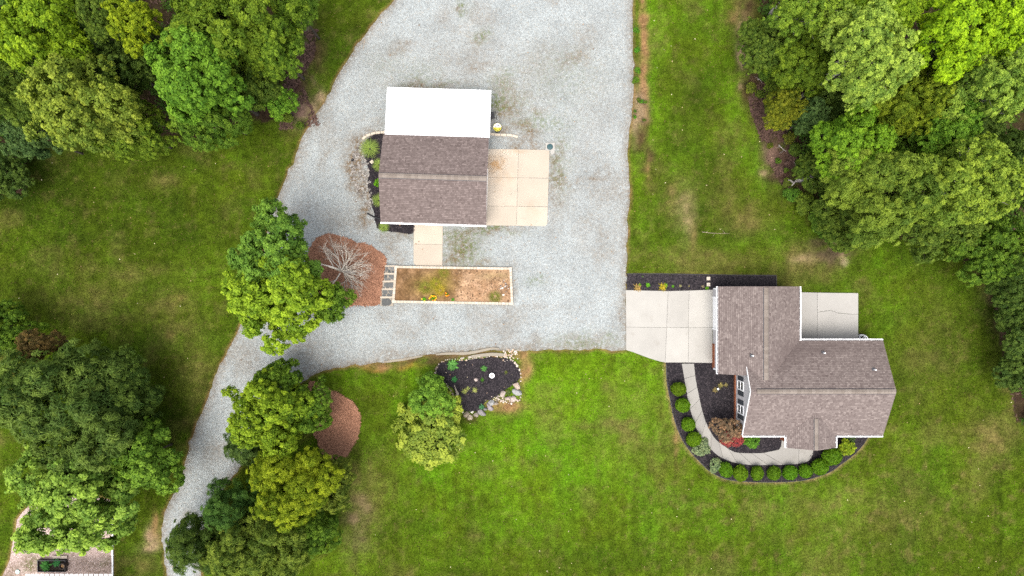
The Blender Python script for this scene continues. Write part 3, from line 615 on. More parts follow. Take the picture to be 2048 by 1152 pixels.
# ------------------------------------------------------------------ buildings
class Bld:
    """local frame: verts given in local metres; root Empty carries position and turn"""
    def __init__(s, root): s.root = root
def lap_wall(b, p0, p1, z0, ztop, name='siding', mat=MSD, back=True, course=.14, lapd=.018):
    """lap boards from p0 to p1 (outside on the right hand going p0->p1); ztop is a number or f(u) in 0..1 (gable)"""
    d = Vector(p1) - Vector(p0); L = d.length; u = d / L; nrm = Vector((u.y, -u.x)); zt = ztop if callable(ztop) else (lambda q: ztop)
    m = MB(); zmax = max(zt(i / 40) for i in range(41)); z = z0
    while z < zmax - .005:
        z1 = min(z + course, zmax)
        us = [i / 80 for i in range(81) if zt(i / 80) >= z1 - .001]
        if us:
            a, c = us[0] * L, us[-1] * L
            A = Vector(p0) + u * a; B = Vector(p0) + u * c
            o1 = nrm * lapd
            m.add([(A.x + o1.x, A.y + o1.y, z), (B.x + o1.x, B.y + o1.y, z), (B.x, B.y, z1), (A.x, A.y, z1), (A.x, A.y, z), (B.x, B.y, z)], [(0, 1, 2, 3), (4, 5, 1, 0)], R.random())
        z = z1
    o = m.build(name, mat, b.root); o['kind'] = 'stuff'; return o
def shell(b, poly, z0, z1, name='wall'):
    return MB().prism(poly, z0, z1).build(name, MSD, b.root)
def bricks(b, p0, p1, z0, z1, out=.06, parent=None):
    d = Vector(p1) - Vector(p0); L = d.length; u = d / L; n = Vector((u.y, -u.x)); rz = math.atan2(u.y, u.x)
    c = (Vector(p0) + Vector(p1)) / 2 + n * (out / 2 - .006)
    w = MB().box((c.x, c.y, (z0 + z1) / 2 - .004), (L, out - .012, z1 - z0 - .008), rz).build('brick_base', MMO, parent or b.root)
    m = MB(); rows = int((z1 - z0) / .075); h = (z1 - z0) / rows
    for r in range(rows):
        x = -.1 if r % 2 else 0.0
        while x < L - .02:
            a, e = max(x, 0) + .005, min(x + .2, L) - .005
            if e - a > .02:
                q = Vector(p0) + u * (a + e) / 2 + n * (out / 2)
                m.box((q.x, q.y, z0 + (r + .5) * h), (e - a, out + .01 * R.random(), h - .012), rz, R.random())
            x += .2
    o = m.build('bricks', MBR, parent or b.root); o['kind'] = 'stuff'; return o

def roof_slope(b, org, ud, vd, poly, ze, slope, mat, seed, stains=(), name='shingles', exp=.15):
    """poly in (u along eave, v up slope, horizontal metres). courses of real tabs"""
    rr = random.Random(seed); m = MB(); dv = exp / math.sqrt(1 + slope * slope); vmax = max(q[1] for q in poly); th0 = 0
    def P(u, v, dz): return (org[0] + ud[0] * u + vd[0] * v, org[1] + ud[1] * u + vd[1] * v, ze + slope * v + dz)
    def spans(v):
        xs = []
        for i in range(len(poly)):
            (u0, v0), (u1, v1) = poly[i], poly[(i + 1) % len(poly)]
            if (v0 > v) != (v1 > v): xs.append(u0 + (u1 - u0) * (v - v0) / (v1 - v0))
        xs.sort(); return [(xs[i], xs[i + 1]) for i in range(0, len(xs) - 1, 2)]
    n = int(math.ceil(vmax / dv))
    for r in range(n):
        v0, v1 = r * dv, min((r + 1) * dv + .02, vmax)
        s0, s1, sm = spans(v0 + 1e-4), spans(min(v0 + dv, vmax) - 1e-4), spans((v0 + min(v0 + dv, vmax)) / 2)
        if not (len(s0) == len(s1) == len(sm)): s0 = s1 = sm
        rowt = rr.uniform(-.08, .08)
        for k in range(len(sm)):
            (a0, c0), (a1, c1) = s0[k], s1[k]
            lo, hi = min(a0, a1), max(c0, c1); u = lo - rr.uniform(0, .3)
            while u < hi:
                w = rr.choice((.09, .11, .14, .18, .24)); e = u + w
                l0, r0 = min(max(u, a0), c0), min(max(e, a0), c0); l1, r1 = min(max(u, a1), c1), min(max(e, a1), c1)
                if (r0 - l0) + (r1 - l1) > .01:
                    thick = rr.choice((.010, .022)); t = min(1, max(0, (rr.gauss(.80, .09) if rr.random() < .17 else rr.gauss(.42, .13)) + rowt * .7))
                    xm, ym, _ = P((l0 + r0) / 2, v0, 0)
                    for (sx, sy, srx, sry, sk) in stains:
                        t *= 1 - sk * math.exp(-((xm - sx) / srx) ** 2 - ((ym - sy) / sry) ** 2)
                    q_ = .66; vm = v0 + (v1 - v0) * q_; lm, rm = l0 + (l1 - l0) * q_, r0 + (r1 - r0) * q_; tm_ = thick * (1 - q_)
                    m.add([P(l0, v0, thick), P(r0, v0, thick), P(rm, vm, tm_ + .001), P(lm, vm, tm_ + .001), P(l0, v0, -.004), P(r0, v0, -.004)],
                          [(0, 1, 2, 3), (4, 5, 1, 0), (0, 3, 4), (1, 5, 2)], t)
                    m.add([P(lm, vm, tm_ + .001), P(rm, vm, tm_ + .001), P(r1, v1, .001), P(l1, v1, .001)], [(0, 1, 2, 3)], t * .35)
                u = e
    o = m.build(name, mat, b.root); o['kind'] = 'stuff'
    # boards below, with white edges
    q = poly if area(poly) > 0 else poly[::-1]; k = len(q); flip = ud[0] * vd[1] - ud[1] * vd[0] < 0
    d = MB(); d.add([P(u, v, -.012) for u, v in q] + [P(u, v, -.19) for u, v in q], [list(range(k)), list(range(2 * k - 1, k - 1, -1))] + [((i + 1) % k, i, k + i, k + (i + 1) % k) for i in range(k)])
    d.build('roof_boards', MWH, b.root)
    MB().add([P(u, v, -.006) for u, v in q], [list(range(k))], .4).build('underlay', mat, b.root); return o
def ridge_cap(b, a, c, z, slope, w=.19, lift=.085):
    A, B = Vector(a), Vector(c); d = B - A; L = d.length; u = d / L; n = Vector((-u.y, u.x)); m = MB(); k = int(L / .3); s = L / k
    for i in range(k):
        p, q = A + u * (i * s), A + u * ((i + 1) * s + .02); l0, l1 = lift + .012, lift
        vs = []
        for P_, l in ((p, l0), (q, l1)):
            for t_ in (-1, 0, 1):
                g = P_ + n * (w * t_); vs.append((g.x, g.y, z - slope * w * abs(t_) + l))
            for t_ in (-1, 1):
                g = P_ + n * (w * t_); vs.append((g.x, g.y, z - slope * w - .0))
        m.add(vs, [(0, 5, 6, 1), (1, 6, 7, 2), (3, 8, 5, 0), (2, 7, 9, 4), (0, 1, 2, 4, 3), (5, 8, 9, 7, 6)], R.random())
    o = m.build('ridge_cap', MCAP, b.root); o['kind'] = 'stuff'
    wv = w + .045; e = []
    for P_ in (A, B):
        for t_ in (-1, 0, 1): g = P_ + n * (wv * t_); e.append((g.x, g.y, z - slope * wv * abs(t_) + .05))
    MB().add(e, [(0, 3, 4, 1), (1, 4, 5, 2)]).build('ridge_vent', MLEAD, b.root); return o
def gutter(b, a, c, z, out, hang=.9, lipw=.05):
    """open trough along an eave from a to c, on the side of the vector out"""
    A, B = Vector(a), Vector(c); d = B - A; L = d.length; u = d / L; n = Vector(out); w = .13; rz = math.atan2(u.y, u.x); m = MB()
    mid = (A + B) / 2
    for off, hh, zz in ((.008, .10, z - .05), (w - lipw / 2 + .015, .115, z - .045)):
        q = mid + n * off; m.box((q.x, q.y, zz), (L, .012 if off < .05 else lipw, hh), rz)
    for e in (A + u * .006, B - u * .006):
        q = e + n * (w / 2); m.box((q.x, q.y, z - .05), (.012, w - .04, .1), rz)
    q = mid + n * (w / 2); m.box((q.x, q.y, z - .096), (L - .03, w - .045, .008), rz)
    g = m.build('gutter', MWH, b.root)
    MB().box((q.x, q.y, z - .083), (L - .05, w - .05, .012), rz).build('gutter_litter', MGRIME, g)
    k = max(2, int(L / hang))
    first = None
    for i in range(k + 1):
        e = A + u * (L * (i + .02) / (k + .04)) + n * (w / 2)
        if first is None:
            first = MB().box((0, 0, 0), (.028, w - .01, .012), rz).build('hanger', MWH, g); h = first
        else: h = obj('hanger', first.data, g)
        h.location = (e.x, e.y, z + .004)
    return g

# ---- the house
HR = empty('house', (0, 0, 0), 0, 'L-shaped house with mauve brown shingle roof, grey siding and white gutters', 'house')
H = Bld(HR); ZE, SL = 2.8, 0.526
WX0, WX1, MXW, MXE = 17.73, 24.74, 19.85, 31.93; MN, MS, MRY = -4.52, -12.69, -8.605; WRX = 21.235; WN, WS = .13, -7.4
PX0, PX1, PRX, PS = 23.62, 27.84, 25.73, -13.75
ZR = ZE + SL * (MN - MRY); ZWR = ZE + SL * (WRX - WX0); ZPR = ZE + SL * (PRX - PX0)
yv = MRY + (ZR - ZWR) / SL     # where the wing ridge dies into the main roof
# foundation and walls
shell(H, [(20.07, MN - .3), (MXE - .2, MN - .3), (MXE - .2, MS + .3), (20.07, MS + .3)], -.05, ZE + .02)
shell(H, [(18.10, WN - .2), (WX1 - .3, WN - .2), (WX1 - .3, -6), (20.5, -6), (20.5, WS + .2), (18.10, WS + .2)], -.05, ZE + .02)
gab = lambda lo, hi: (lambda q: lo + (hi - lo) * (1 - abs(2 * q - 1)))
mid_ = lambda a, c, rise: (lambda q: ZE + rise * (1 - abs(2 * q - 1)))
GH = SL * (MN - MRY) - .2
# gable walls (triangles up to the roof) behind the boards
for xg, sgn in ((20.07, 1), (MXE - .2, -1)):
    MB().add([(xg, MN - .3, ZE), (xg, MS + .3, ZE), (xg, MRY, ZE + GH - .02), (xg + .1 * sgn, MN - .3, ZE), (xg + .1 * sgn, MS + .3, ZE), (xg + .1 * sgn, MRY, ZE + GH - .02)], [(0, 1, 2), (3, 5, 4), (0, 2, 5, 3), (1, 4, 5, 2)]).build('gable_wall', MSD, HR)
lap_wall(H, (20.05, MN - .3), (20.05, MS + .3), .42, mid_(0, 0, GH))
lap_wall(H, (MXE - .18, MS + .3), (MXE - .18, MN - .3), .42, mid_(0, 0, GH))
lap_wall(H, (MXE - .2, MN - .28), (WX1 - .3, MN - .28), .42, ZE)
lap_wall(H, (20.07, MS + .28), (MXE - .2, MS + .28), .42, ZE)
lap_wall(H, (18.08, WN - .2), (18.08, -.86), .1, ZE); lap_wall(H, (18.08, -3.62), (18.08, WS + .2), .1, ZE); lap_wall(H, (18.08, -.86), (18.08, -3.62), 2.3, ZE)
lap_wall(H, (WX1 - .3, WN - .18), (18.1, WN - .18), .1, mid_(0, 0, SL * 3.2))
lap_wall(H, (18.1, WS + .18), (20.05, WS + .18), .42, ZE); lap_wall(H, (WX1 - .28, -4.8), (WX1 - .28, WN - .2), .42, ZE)
bricks(H, (20.04, WS + .1), (20.04, MS + .3), -.02, .42, .08)
bricks(H, (18.07, -4.98), (18.07, WS + .2), -.02, .62, .07)
bricks(H, (18.1, WS + .17), (20.0, WS + .17), -.02, .42, .06)
bricks(H, (MXE - .17, MS + .3), (MXE - .17, MN - .3), -.02, .42, .06)
bricks(H, (20.1, MS + .27), (MXE - .2, MS + .27), -.02, .42, .06)
# corner boards
for (cx_, cy_) in ((18.06, WN - .2), (18.06, WS + .2), (20.03, MS + .3), (MXE - .18, MS + .3), (MXE - .18, MN - .3)):
    MB().box((cx_, cy_, 1.62), (.14, .14, 2.35)).build('corner_board', MWH, HR)
# roof slopes
vst = [(24.4, -5.2, 2.2, .7, .6), (23.6, -5.9, 1.0, .9, .5), (26.4, -5.1, 1.2, 1.0, .35), (22.6, -6.6, .8, .6, .45), (28.5, -5.0, 3.0, .5, .35), (31.3, -5.5, .6, 1.6, .3)]
hw = WRX - WX0
roof_slope(H, (WX0, WN), (0, -1), (1, 0), [(0, 0), (WN - WS, 0), (WN - WS, MXW - WX0), (WN - (MN - (MXW - WX0)), MXW - WX0), (WN - yv, hw), (0, hw)], ZE, SL, MSH, 1)
roof_slope(H, (WX1, WN), (0, -1), (-1, 0), [(0, 0), (WN - MN, 0), (WN - yv, hw), (0, hw)], ZE, SL, MSH, 2, vst)
mh = MN - MRY
roof_slope(H, (MXW, MN), (1, 0), (0, -1), [(WX1 - MXW, 0), (MXE - MXW, 0), (MXE - MXW, mh), (0, mh), (0, MXW - WX0), (WRX - MXW, MN - yv)], ZE, SL, MSH, 3, vst)
ph = PRX - PX0
roof_slope(H, (MXW, MS), (1, 0), (0, 1), [(0, 0), (PX0 - MXW, 0), (PRX - MXW, ph), (PX1 - MXW, 0), (MXE - MXW, 0), (MXE - MXW, mh), (0, mh)], ZE, SL, MSH, 4)
roof_slope(H, (PX0, PS), (0, 1), (1, 0), [(0, 0), (MS - PS, 0), (MS - PS + ph, ph), (0, ph)], ZE, SL, MSH, 5)
roof_slope(H, (PX1, PS), (0, 1), (-1, 0), [(0, 0), (MS - PS, 0), (MS - PS + ph, ph), (0, ph)], ZE, SL, MSH, 6)
ridge_cap(H, (MXW + .5, MRY), (MXE - .1, MRY), ZR, SL)
ridge_cap(H, (WRX, WN - .1), (WRX, yv + .35), ZWR, SL)
ridge_cap(H, (PRX, PS + .05), (PRX, MS + ph - .5), ZPR, SL, .16)
for a, c, o_ in (((WX0, WN), (WX0, WS), (-1, 0)), ((WX1, WN), (WX1, MN - .0), (1, 0)), ((WX1 + .14, MN), (MXE, MN), (0, 1)), ((MXW, MS), (PX0 - .14, MS), (0, -1)), ((PX0, MS - .14), (PX0, PS), (-1, 0)), ((PX1, MS - .14), (PX1, PS), (1, 0)), ((PX1 + .14, MS), (MXE, MS), (0, -1))):
    gutter(H, a, c, ZE - .0, o_)
# west rake: broad white barge boards
def barge(x, y0, z0, y1, z1, w=.19):
    MB().add([(x, y0, z0 - .02), (x, y1, z1 - .02), (x, y1, z1 - w), (x, y0, z0 - w), (x - .035, y0, z0 - .015), (x - .035, y1, z1 - .015), (x - .035, y1, z1 - w), (x - .035, y0, z0 - w)],
             [(0, 1, 2, 3), (7, 6, 5, 4), (0, 4, 5, 1), (3, 2, 6, 7), (0, 3, 7, 4), (1, 5, 6, 2)]).build('barge_board', MWH, HR)
barge(MXW - .003, MS, ZE, MRY, ZR); barge(MXW - .003, MN - 2.1, ZE + SL * 2.1, MRY, ZR)
# porch: brick side walls and gable
for xp in (24.20, 27.36):
    sgn = -1 if xp < 26 else 1
    MB().box((xp - sgn * .12, -13.05, 1.38), (.2, 1.16, 2.8)).build('porch_wall', MMO, HR)
    if sgn < 0: bricks(H, (xp - .02, MS + .3), (xp - .02, -13.62), -.02, 2.74, .06)
    else: bricks(H, (xp + .02, -13.62), (xp + .02, MS + .3), -.02, 2.74, .06)
MB().add([(PX0 + .2, -13.6, ZE - .02), (PX1 - .2, -13.6, ZE - .02), (PRX, -13.6, ZPR - .2), (PX0 + .2, -13.5, ZE - .02), (PX1 - .2, -13.5, ZE - .02), (PRX, -13.5, ZPR - .2)], [(0, 1, 2), (3, 5, 4), (0, 2, 5, 3), (1, 4, 5, 2), (0, 3, 4, 1)]).build('porch_gable', MSD, HR)
dfr = MB().box((25.7, MS + .25, 1.08), (1.0, .07, 2.12)).build('front_door', MPAINT, HR, color=(.2, .03, .02)); MB().box((25.33, MS + .2, 1.0), (.05, .06, .12)).build('handle', MDK, dfr)
# garage door
gd = empty('garage_door'); gd.parent = HR
for k in range(4):
    MB().box((18.085, -2.24, .33 + k * .54), (.05, 2.7, .53)).build('panel', MWH, gd)
for yy in (-.83, -3.65): MB().box((18.05, yy, 1.2), (.09, .14, 2.36)).build('door_jamb', MWH, HR)
MB().box((18.05, -2.24, 2.33), (.09, 2.68, .14)).build('door_head', MWH, HR)
for yy in (-.52, -4.05):
    l_ = MB().box((18.0, yy, 1.95), (.12, .11, .2)).build('wall_lantern', MDK, HR); MB().box((18.0, yy, 2.07), (.16, .15, .03)).build('lantern_cap', MDK, l_)
# gable windows with shutters
def window(yc, w, zc, h, x):
    f = MB()
    for dy in (-1, 1): f.box((x - .035, yc + dy * (w / 2 - .045), zc), (.07, .09, h))
    for dz in (-1, 0, 1): f.box((x - .034, yc, zc + dz * (h / 2 - .045)), (.066, w - .18, .09 if dz else .07))
    fo = f.build('window', MWH, HR)
    for dz in (-1, 1): MB().box((x - .012, yc, zc + dz * (h / 4 - .01)), (.02, w - .17, h / 2 - .1)).build('pane', MGL, fo)
def shutter(yc, w, zc, h, x):
    f = MB().box((x - .02, yc, zc), (.03, w, h))
    for k in range(14): f.box((x - .042, yc, zc - h / 2 + .1 + k * (h - .2) / 13), (.014, w - .1, (h - .2) / 13 * .7), 0, .5, .3)
    f.build('shutter', MSHT, HR)
for y0, y1, y2, y3 in ((-7.73, -8.11, -8.95, -9.44), (-9.78, -10.2, -11.04, -11.5)):
    zc, h = 1.75, 1.6
    window((y1 + y2) / 2, abs(y2 - y1), zc, h, 20.03); shutter((y0 + y1) / 2 + .01, abs(y1 - y0) - .04, zc, h - .1, 20.03); shutter((y2 + y3) / 2 - .01, abs(y3 - y2) - .04, zc, h - .1, 20.03)
# plumbing vents
def vent(px_, py_, zf, lean):
    x, y = W(px_, py_, zf)
    v = MB().box((x, y, zf + .02), (.28, .28, .05)).build('roof_vent', MLEAD, HR); MB().lathe((x, y, zf + .02), [(.10, 0), (.08, .09), (.05, .10)], 12).build('collar', MLEAD, v)
    MB().tube([(x, y, zf), (x + .01, y, zf + .42)], .052, 12).build('pipe', MWH, v)
zroof_w = lambda x: ZE + SL * (x - WX0); zroof_n = lambda y: ZE + SL * (MN - y)
x, y = W(1503, 711, 4.1); vent(1503, 711, zroof_w(x) + .01, 1)
x, y = W(1646, 705.5, 3.3); vent(1646, 705.5, zroof_n(y) + .01, 1)
x, y = W(1747, 739, 4.0); vent(1747, 739, zroof_n(y) + .01, 1)
MB().tube([(19.98, -8.0 + .55, .55), (19.8, -8.0 + .55, .55)], .03, 8).build('spigot', MWH, HR)

# ---- detached garage
GR = empty('detached_garage', (-6.65, 9.32, 0), math.radians(-1.75), 'detached garage with brown shingle roof and white lean-to roof in the gravel', 'garage')
Gb = Bld(GR); gw2, gd2 = 4.55, 3.77; GZE, GZR = 2.8, 4.38; GSL = (GZR - GZE) / gd2
shell(Gb, [(-gw2 + .3, -gd2 + .3), (gw2 - .18, -gd2 + .3), (gw2 - .18, gd2 - .3), (-gw2 + .3, gd2 - .3)], -.05, GZE + .05)
g_ = lambda q: GZE + (GSL * gd2 - .2) * (1 - abs(2 * q - 1))
for xg, s in ((-gw2 + .3, 1), (gw2 - .18, -1)):
    MB().add([(xg, -gd2 + .3, GZE), (xg, gd2 - .3, GZE), (xg, 0, GZR - .22), (xg + .1 * s, -gd2 + .3, GZE), (xg + .1 * s, gd2 - .3, GZE), (xg + .1 * s, 0, GZR - .22)], [(0, 1, 2), (3, 5, 4), (0, 2, 5, 3), (1, 4, 5, 2)]).build('gable_wall', MSD, GR)
lap_wall(Gb, (-gw2 + .28, gd2 - .3), (-gw2 + .28, -gd2 + .3), .1, g_); lap_wall(Gb, (gw2 - .16, -gd2 + .3), (gw2 - .16, gd2 - .3), .1, g_)
lap_wall(Gb, (-gw2 + .3, -gd2 + .28), (gw2 - .18, -gd2 + .28), .1, GZE); lap_wall(Gb, (gw2 - .18, gd2 - .28), (-gw2 + .3, gd2 - .28), .1, GZE)
rect = [(0, 0), (2 * gw2, 0), (2 * gw2, gd2), (0, gd2)]
roof_slope(Gb, (-gw2, -gd2), (1, 0), (0, 1), rect, GZE, GSL, MSHB, 11)
roof_slope(Gb, (gw2, gd2), (-1, 0), (0, -1), rect, GZE, GSL, MSHB, 12)
ridge_cap(Gb, (-gw2 + .04, 0), (gw2 - .04, 0), GZR, GSL, .2)
gutter(Gb, (-gw2, -gd2), (gw2, -gd2), GZE, (0, -1), .9, .10)
dd = MB().box((-gw2 + 4.2, -gd2 + .25, 1.1), (1.0, .07, 2.1)).build('door', MWH, GR); MB().box((-gw2 + 3.85, -gd2 + .2, 1.0), (.05, .06, .12)).build('handle', MDK, dd)
rg = empty('roller_door'); rg.parent = GR
for k in range(5): MB().box((gw2 - .12, -.4, .26 + k * .46), (.05, 3.6, .45)).build('panel', MWH, rg)
MB().tube([(-gw2 + .22, -.05, 2.6), (-gw2 - .1, .1, 2.2), (-gw2 - .35, .15, 1.0), (-gw2 - .38, .15, .1)], .04, 8).build('downspout', MWH, GR)
# white lean-to roof on posts: ribbed metal sheets
LN = 7.98; zt, zb = GZE - .03, 2.3
lt = MB(); x0, x1 = -gw2 + .13, gw2 + .06; nrib = 40
vs = []; prof = []
for i in range(nrib):
    a = x0 + (x1 - x0) * i / nrib; s = (x1 - x0) / nrib
    prof += [(a, 0), (a + s * .62, 0), (a + s * .72, .022), (a + s * .90, .022)]
prof.append((x1, 0))
for yy, zz in ((gd2 - .03, zt), (LN, zb)):
    for a, h in prof: vs.append((a, yy, zz + h))
    for a, h in prof: vs.append((a, yy, zz + h - .012))
k = len(prof); fs = []
for i in range(k - 1):
    fs.append((i + 1, i, 2 * k + i, 2 * k + i + 1)); fs.append((k + i, k + i + 1, 3 * k + i + 1, 3 * k + i)); fs.append((2 * k + i, 3 * k + i, 3 * k + i + 1, 2 * k + i + 1))
lt.add(vs, fs).build('lean_to_roof', MMET, GR)
post = None
for xx in (x0 + .15, (x0 + x1) / 2, x1 - .15):
    for yy in (LN - .2,):
        MB().box((xx, yy, 1.13), (.12, .12, 2.26)).build('post', MWH, GR)
MB().box(((x0 + x1) / 2, LN - .2, 2.22), (x1 - x0 - .1, .08, .12)).build('beam', MWH, GR)
for xx in (x0 + .1, (x0 + x1) / 2, x1 - .1):
    MB().add([(xx - .04, gd2, zt - .02), (xx + .04, gd2, zt - .02), (xx + .04, LN - .05, zb - .02), (xx - .04, LN - .05, zb - .02), (xx - .04, gd2, zt - .12), (xx + .04, gd2, zt - .12), (xx + .04, LN - .05, zb - .12), (xx - .04, LN - .05, zb - .12)], [(0, 1, 2, 3), (7, 6, 5, 4), (0, 4, 5, 1), (2, 6, 7, 3), (1, 5, 6, 2), (3, 7, 4, 0)]).build('rafter', MWH, GR)

# ------------------------------------------------------------------ plants
def crown_mesh(name, seed, Rr=4.0, Hh=4.0, lobes=13, clumps=38, leaves=46, leaf=.22, aspect=.62, clump_r=.42, spread=.62, droop=0.0, lobe_k=.42, inner=.12, conic=0.0, fl=.6, tips=.4):
    """foliage as thousands of leaf faces in clumps over several lobes; local origin = crown centre"""
    r = np.random.default_rng(seed); cs, rl = [np.array((0, 0, Hh * .18))], [Rr * .42]
    ph0, ph1 = r.uniform(0, 6.28, 2)
    for i in range(lobes):
        az = i * 2.39996 + r.uniform(-.4, .4); zz = r.uniform(-.55, .85); q = math.sqrt(max(0, 1 - zz * zz))
        k = spread * r.uniform(.62, 1.12) * (1 + .13 * math.sin(az * 2 + ph0) + .11 * math.sin(az * 3 + ph1)); far = i % 4 == 3; k *= 1.16 if far else 1; cr = 1 - conic * (zz + .55) / 1.4
        cs.append(np.array((math.cos(az) * q * Rr * k * cr, math.sin(az) * q * Rr * k * cr, zz * Hh * .62))); rl.append(Rr * lobe_k * (r.uniform(.45, .7) if far else r.uniform(.65, 1.35)) * (1 - conic * .45 * (zz + .55)))
    cs = np.array(cs); rl = np.array(rl); pts, nrm, lobt = [], [], []
    for i in range(len(cs)):
        n = r.normal(size=(int(clumps * (rl[i] / (Rr * lobe_k)) ** 2 * 2.0), 3)); n /= np.linalg.norm(n, axis=1)[:, None]
        n = n[n[:, 2] > -.55]
        lt = r.normal(0, .13); p = cs[i] + n * rl[i] * r.uniform(.78, 1.10, (len(n), 1)) * np.array((1, 1, Hh / Rr * .92))
        d = np.linalg.norm((p[:, None] - cs[None]) / np.array((1, 1, Hh / Rr * .92)), axis=2) / rl[None]; d[:, i] = 9
        k = (d.min(1) > .80); pts.append(p[k]); nrm.append(n[k]); lobt.append(np.full(k.sum(), lt))
    P = np.concatenate(pts); N = np.concatenate(nrm); out = P / np.linalg.norm(P, axis=1)[:, None]; N = N * .6 + out * .5 + np.array((0, 0, .35)); N /= np.linalg.norm(N, axis=1)[:, None]
    # a few clumps inside
    m = int(len(P) * inner); j = r.integers(0, len(P), m); P = np.r_[P, P[j] * r.uniform(.35, .8, (m, 1))]; N = np.r_[N, N[j]]
    LT = np.concatenate(lobt); LT = np.r_[LT, np.zeros(len(P) - len(LT))]; T = np.clip(r.normal(.30, .14, len(P)) + LT, 0, .7)
    # young shoots standing out beyond the older leaves
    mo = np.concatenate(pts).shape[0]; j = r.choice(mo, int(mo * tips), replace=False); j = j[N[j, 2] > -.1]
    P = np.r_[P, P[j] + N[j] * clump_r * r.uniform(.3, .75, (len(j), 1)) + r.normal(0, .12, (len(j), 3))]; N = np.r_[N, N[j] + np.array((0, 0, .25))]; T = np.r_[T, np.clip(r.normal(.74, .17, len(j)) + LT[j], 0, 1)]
    m = len(P); cr_ = clump_r * r.uniform(.65, 1.25, m); cr_[m - len(j):] *= .72
    c = np.repeat(P, leaves, 0); cn = np.repeat(N, leaves, 0); L = len(c); rad = np.repeat(cr_, leaves)[:, None]
    o = r.normal(size=(L, 3)); o /= np.linalg.norm(o, axis=1)[:, None]; o *= r.random((L, 1)) ** .45 * rad
    dn = (o * cn).sum(1, keepdims=True); o = o - cn * dn * (1 - fl); o[:, 2] -= droop * (o[:, 0] ** 2 + o[:, 1] ** 2) / rad[:, 0]
    pos = c + o
    ln = cn * .55 + o / rad * .55 + np.array((0, 0, .45)) + r.normal(0, .40, (L, 3)); ln /= np.linalg.norm(ln, axis=1)[:, None]
    t = np.cross(ln, r.normal(size=(L, 3))); t /= np.linalg.norm(t, axis=1)[:, None]; bt = np.cross(ln, t)
    s = leaf * r.uniform(.65, 1.25, (L, 1)); a = t * s * .5; b = bt * s * .5 * aspect
    V = np.stack([pos - a, pos - b + ln * s * .07, pos + a, pos + b + ln * s * .07], 1).reshape(-1, 3)
    tint = np.clip(np.repeat(T, leaves) * .95 + (r.random(L) - .5) * .32, 0, 1)
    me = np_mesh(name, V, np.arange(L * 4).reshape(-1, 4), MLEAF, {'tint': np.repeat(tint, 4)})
    return me, cs
def limb_mesh(name, cs, H0, rad, seed, extra=2):
    """trunk from the ground (H0 below the crown centre) with limbs into the lobes"""
    r = random.Random(seed); m = MB(); top = Vector((r.uniform(-.2, .2), r.uniform(-.2, .2), H0 * 0 + cs[0][2] * .9))
    b = Vector((0, 0, -H0)); pts = [b + Vector((0, 0, -.1)), b + Vector((0, 0, .25)), b.lerp(top, .45) + Vector((r.uniform(-.12, .12), r.uniform(-.12, .12), 0)), top]
    m.tube(pts, [rad * 1.5, rad * 1.05, rad * .75, rad * .2], 9)
    for c in cs[1:18]:
        c = Vector(c); s = b.lerp(top, r.uniform(.5, .85)); q = s.lerp(c, .5) + Vector((0, 0, -.15 * (c - s).length * .6))
        m.tube([s, q, c, c * 1.12], [rad * .42, rad * .28, rad * .14, rad * .03], 5)
        for e in range(extra):
            d = Vector((r.gauss(0, 1), r.gauss(0, 1), r.uniform(0, 1.2))).normalized(); s2 = q.lerp(c, r.random()); ln = r.uniform(.5, 1.1)
            m.tube([s2, s2 + d * ln * .6, s2 + d * ln + Vector((0, 0, .15))], [rad * .12, rad * .07, rad * .02], 4)
    me = bpy.data.meshes.new(name); me.from_pydata(m.v, [], m.f); me.polygons.foreach_set('use_smooth', np.ones(len(me.polygons), bool)); me.materials.append(MBARK); return me
LIB = {}
def lib(style, var):
    k = (style, var)
    if k in LIB: return LIB[k]
    sd_ = 100 * var + sum(map(ord, style)) 
    if style == 'maple': a = dict(Rr=4, Hh=4.2, lobes=30, clumps=24, leaves=40, leaf=.25, clump_r=.38, lobe_k=.27, spread=.80, fl=.75)
    elif style == 'oak': a = dict(Rr=4, Hh=4.4, lobes=36, clumps=23, leaves=38, leaf=.22, aspect=.5, clump_r=.34, lobe_k=.25, spread=.84, fl=.55)
    elif style == 'airy': a = dict(Rr=4, Hh=4.6, lobes=40, clumps=20, leaves=32, leaf=.20, aspect=.55, clump_r=.33, lobe_k=.22, spread=.88, inner=.2, fl=.5)
    elif style == 'feather': a = dict(Rr=4, Hh=4.2, lobes=40, clumps=23, leaves=40, leaf=.32, aspect=.22, clump_r=.37, lobe_k=.24, spread=.86, droop=.25, fl=.4)
    elif style == 'cedar': a = dict(Rr=4, Hh=6.0, lobes=34, clumps=18, leaves=60, leaf=.34, aspect=.16, clump_r=.50, lobe_k=.27, spread=.78, conic=.5, droop=.15, fl=.4)
    elif style == 'fine': a = dict(Rr=2, Hh=1.8, lobes=11, clumps=30, leaves=40, leaf=.13, aspect=.55, clump_r=.24, fl=.6)
    elif style == 'bushy': a = dict(Rr=2, Hh=1.9, lobes=9, clumps=26, leaves=38, leaf=.2, aspect=.5, clump_r=.32, fl=.6)
    me, cs = crown_mesh('crown', sd_, **a)
    co = np.empty(len(me.vertices) * 3, np.float32); me.vertices.foreach_get('co', co); co = co.reshape(-1, 3)
    LIB[k] = (me, cs, float(np.percentile(np.hypot(co[:, 0], co[:, 1]), 96)), float(np.percentile(co[:, 2], 99))); return LIB[k]
GAIN = 1.24
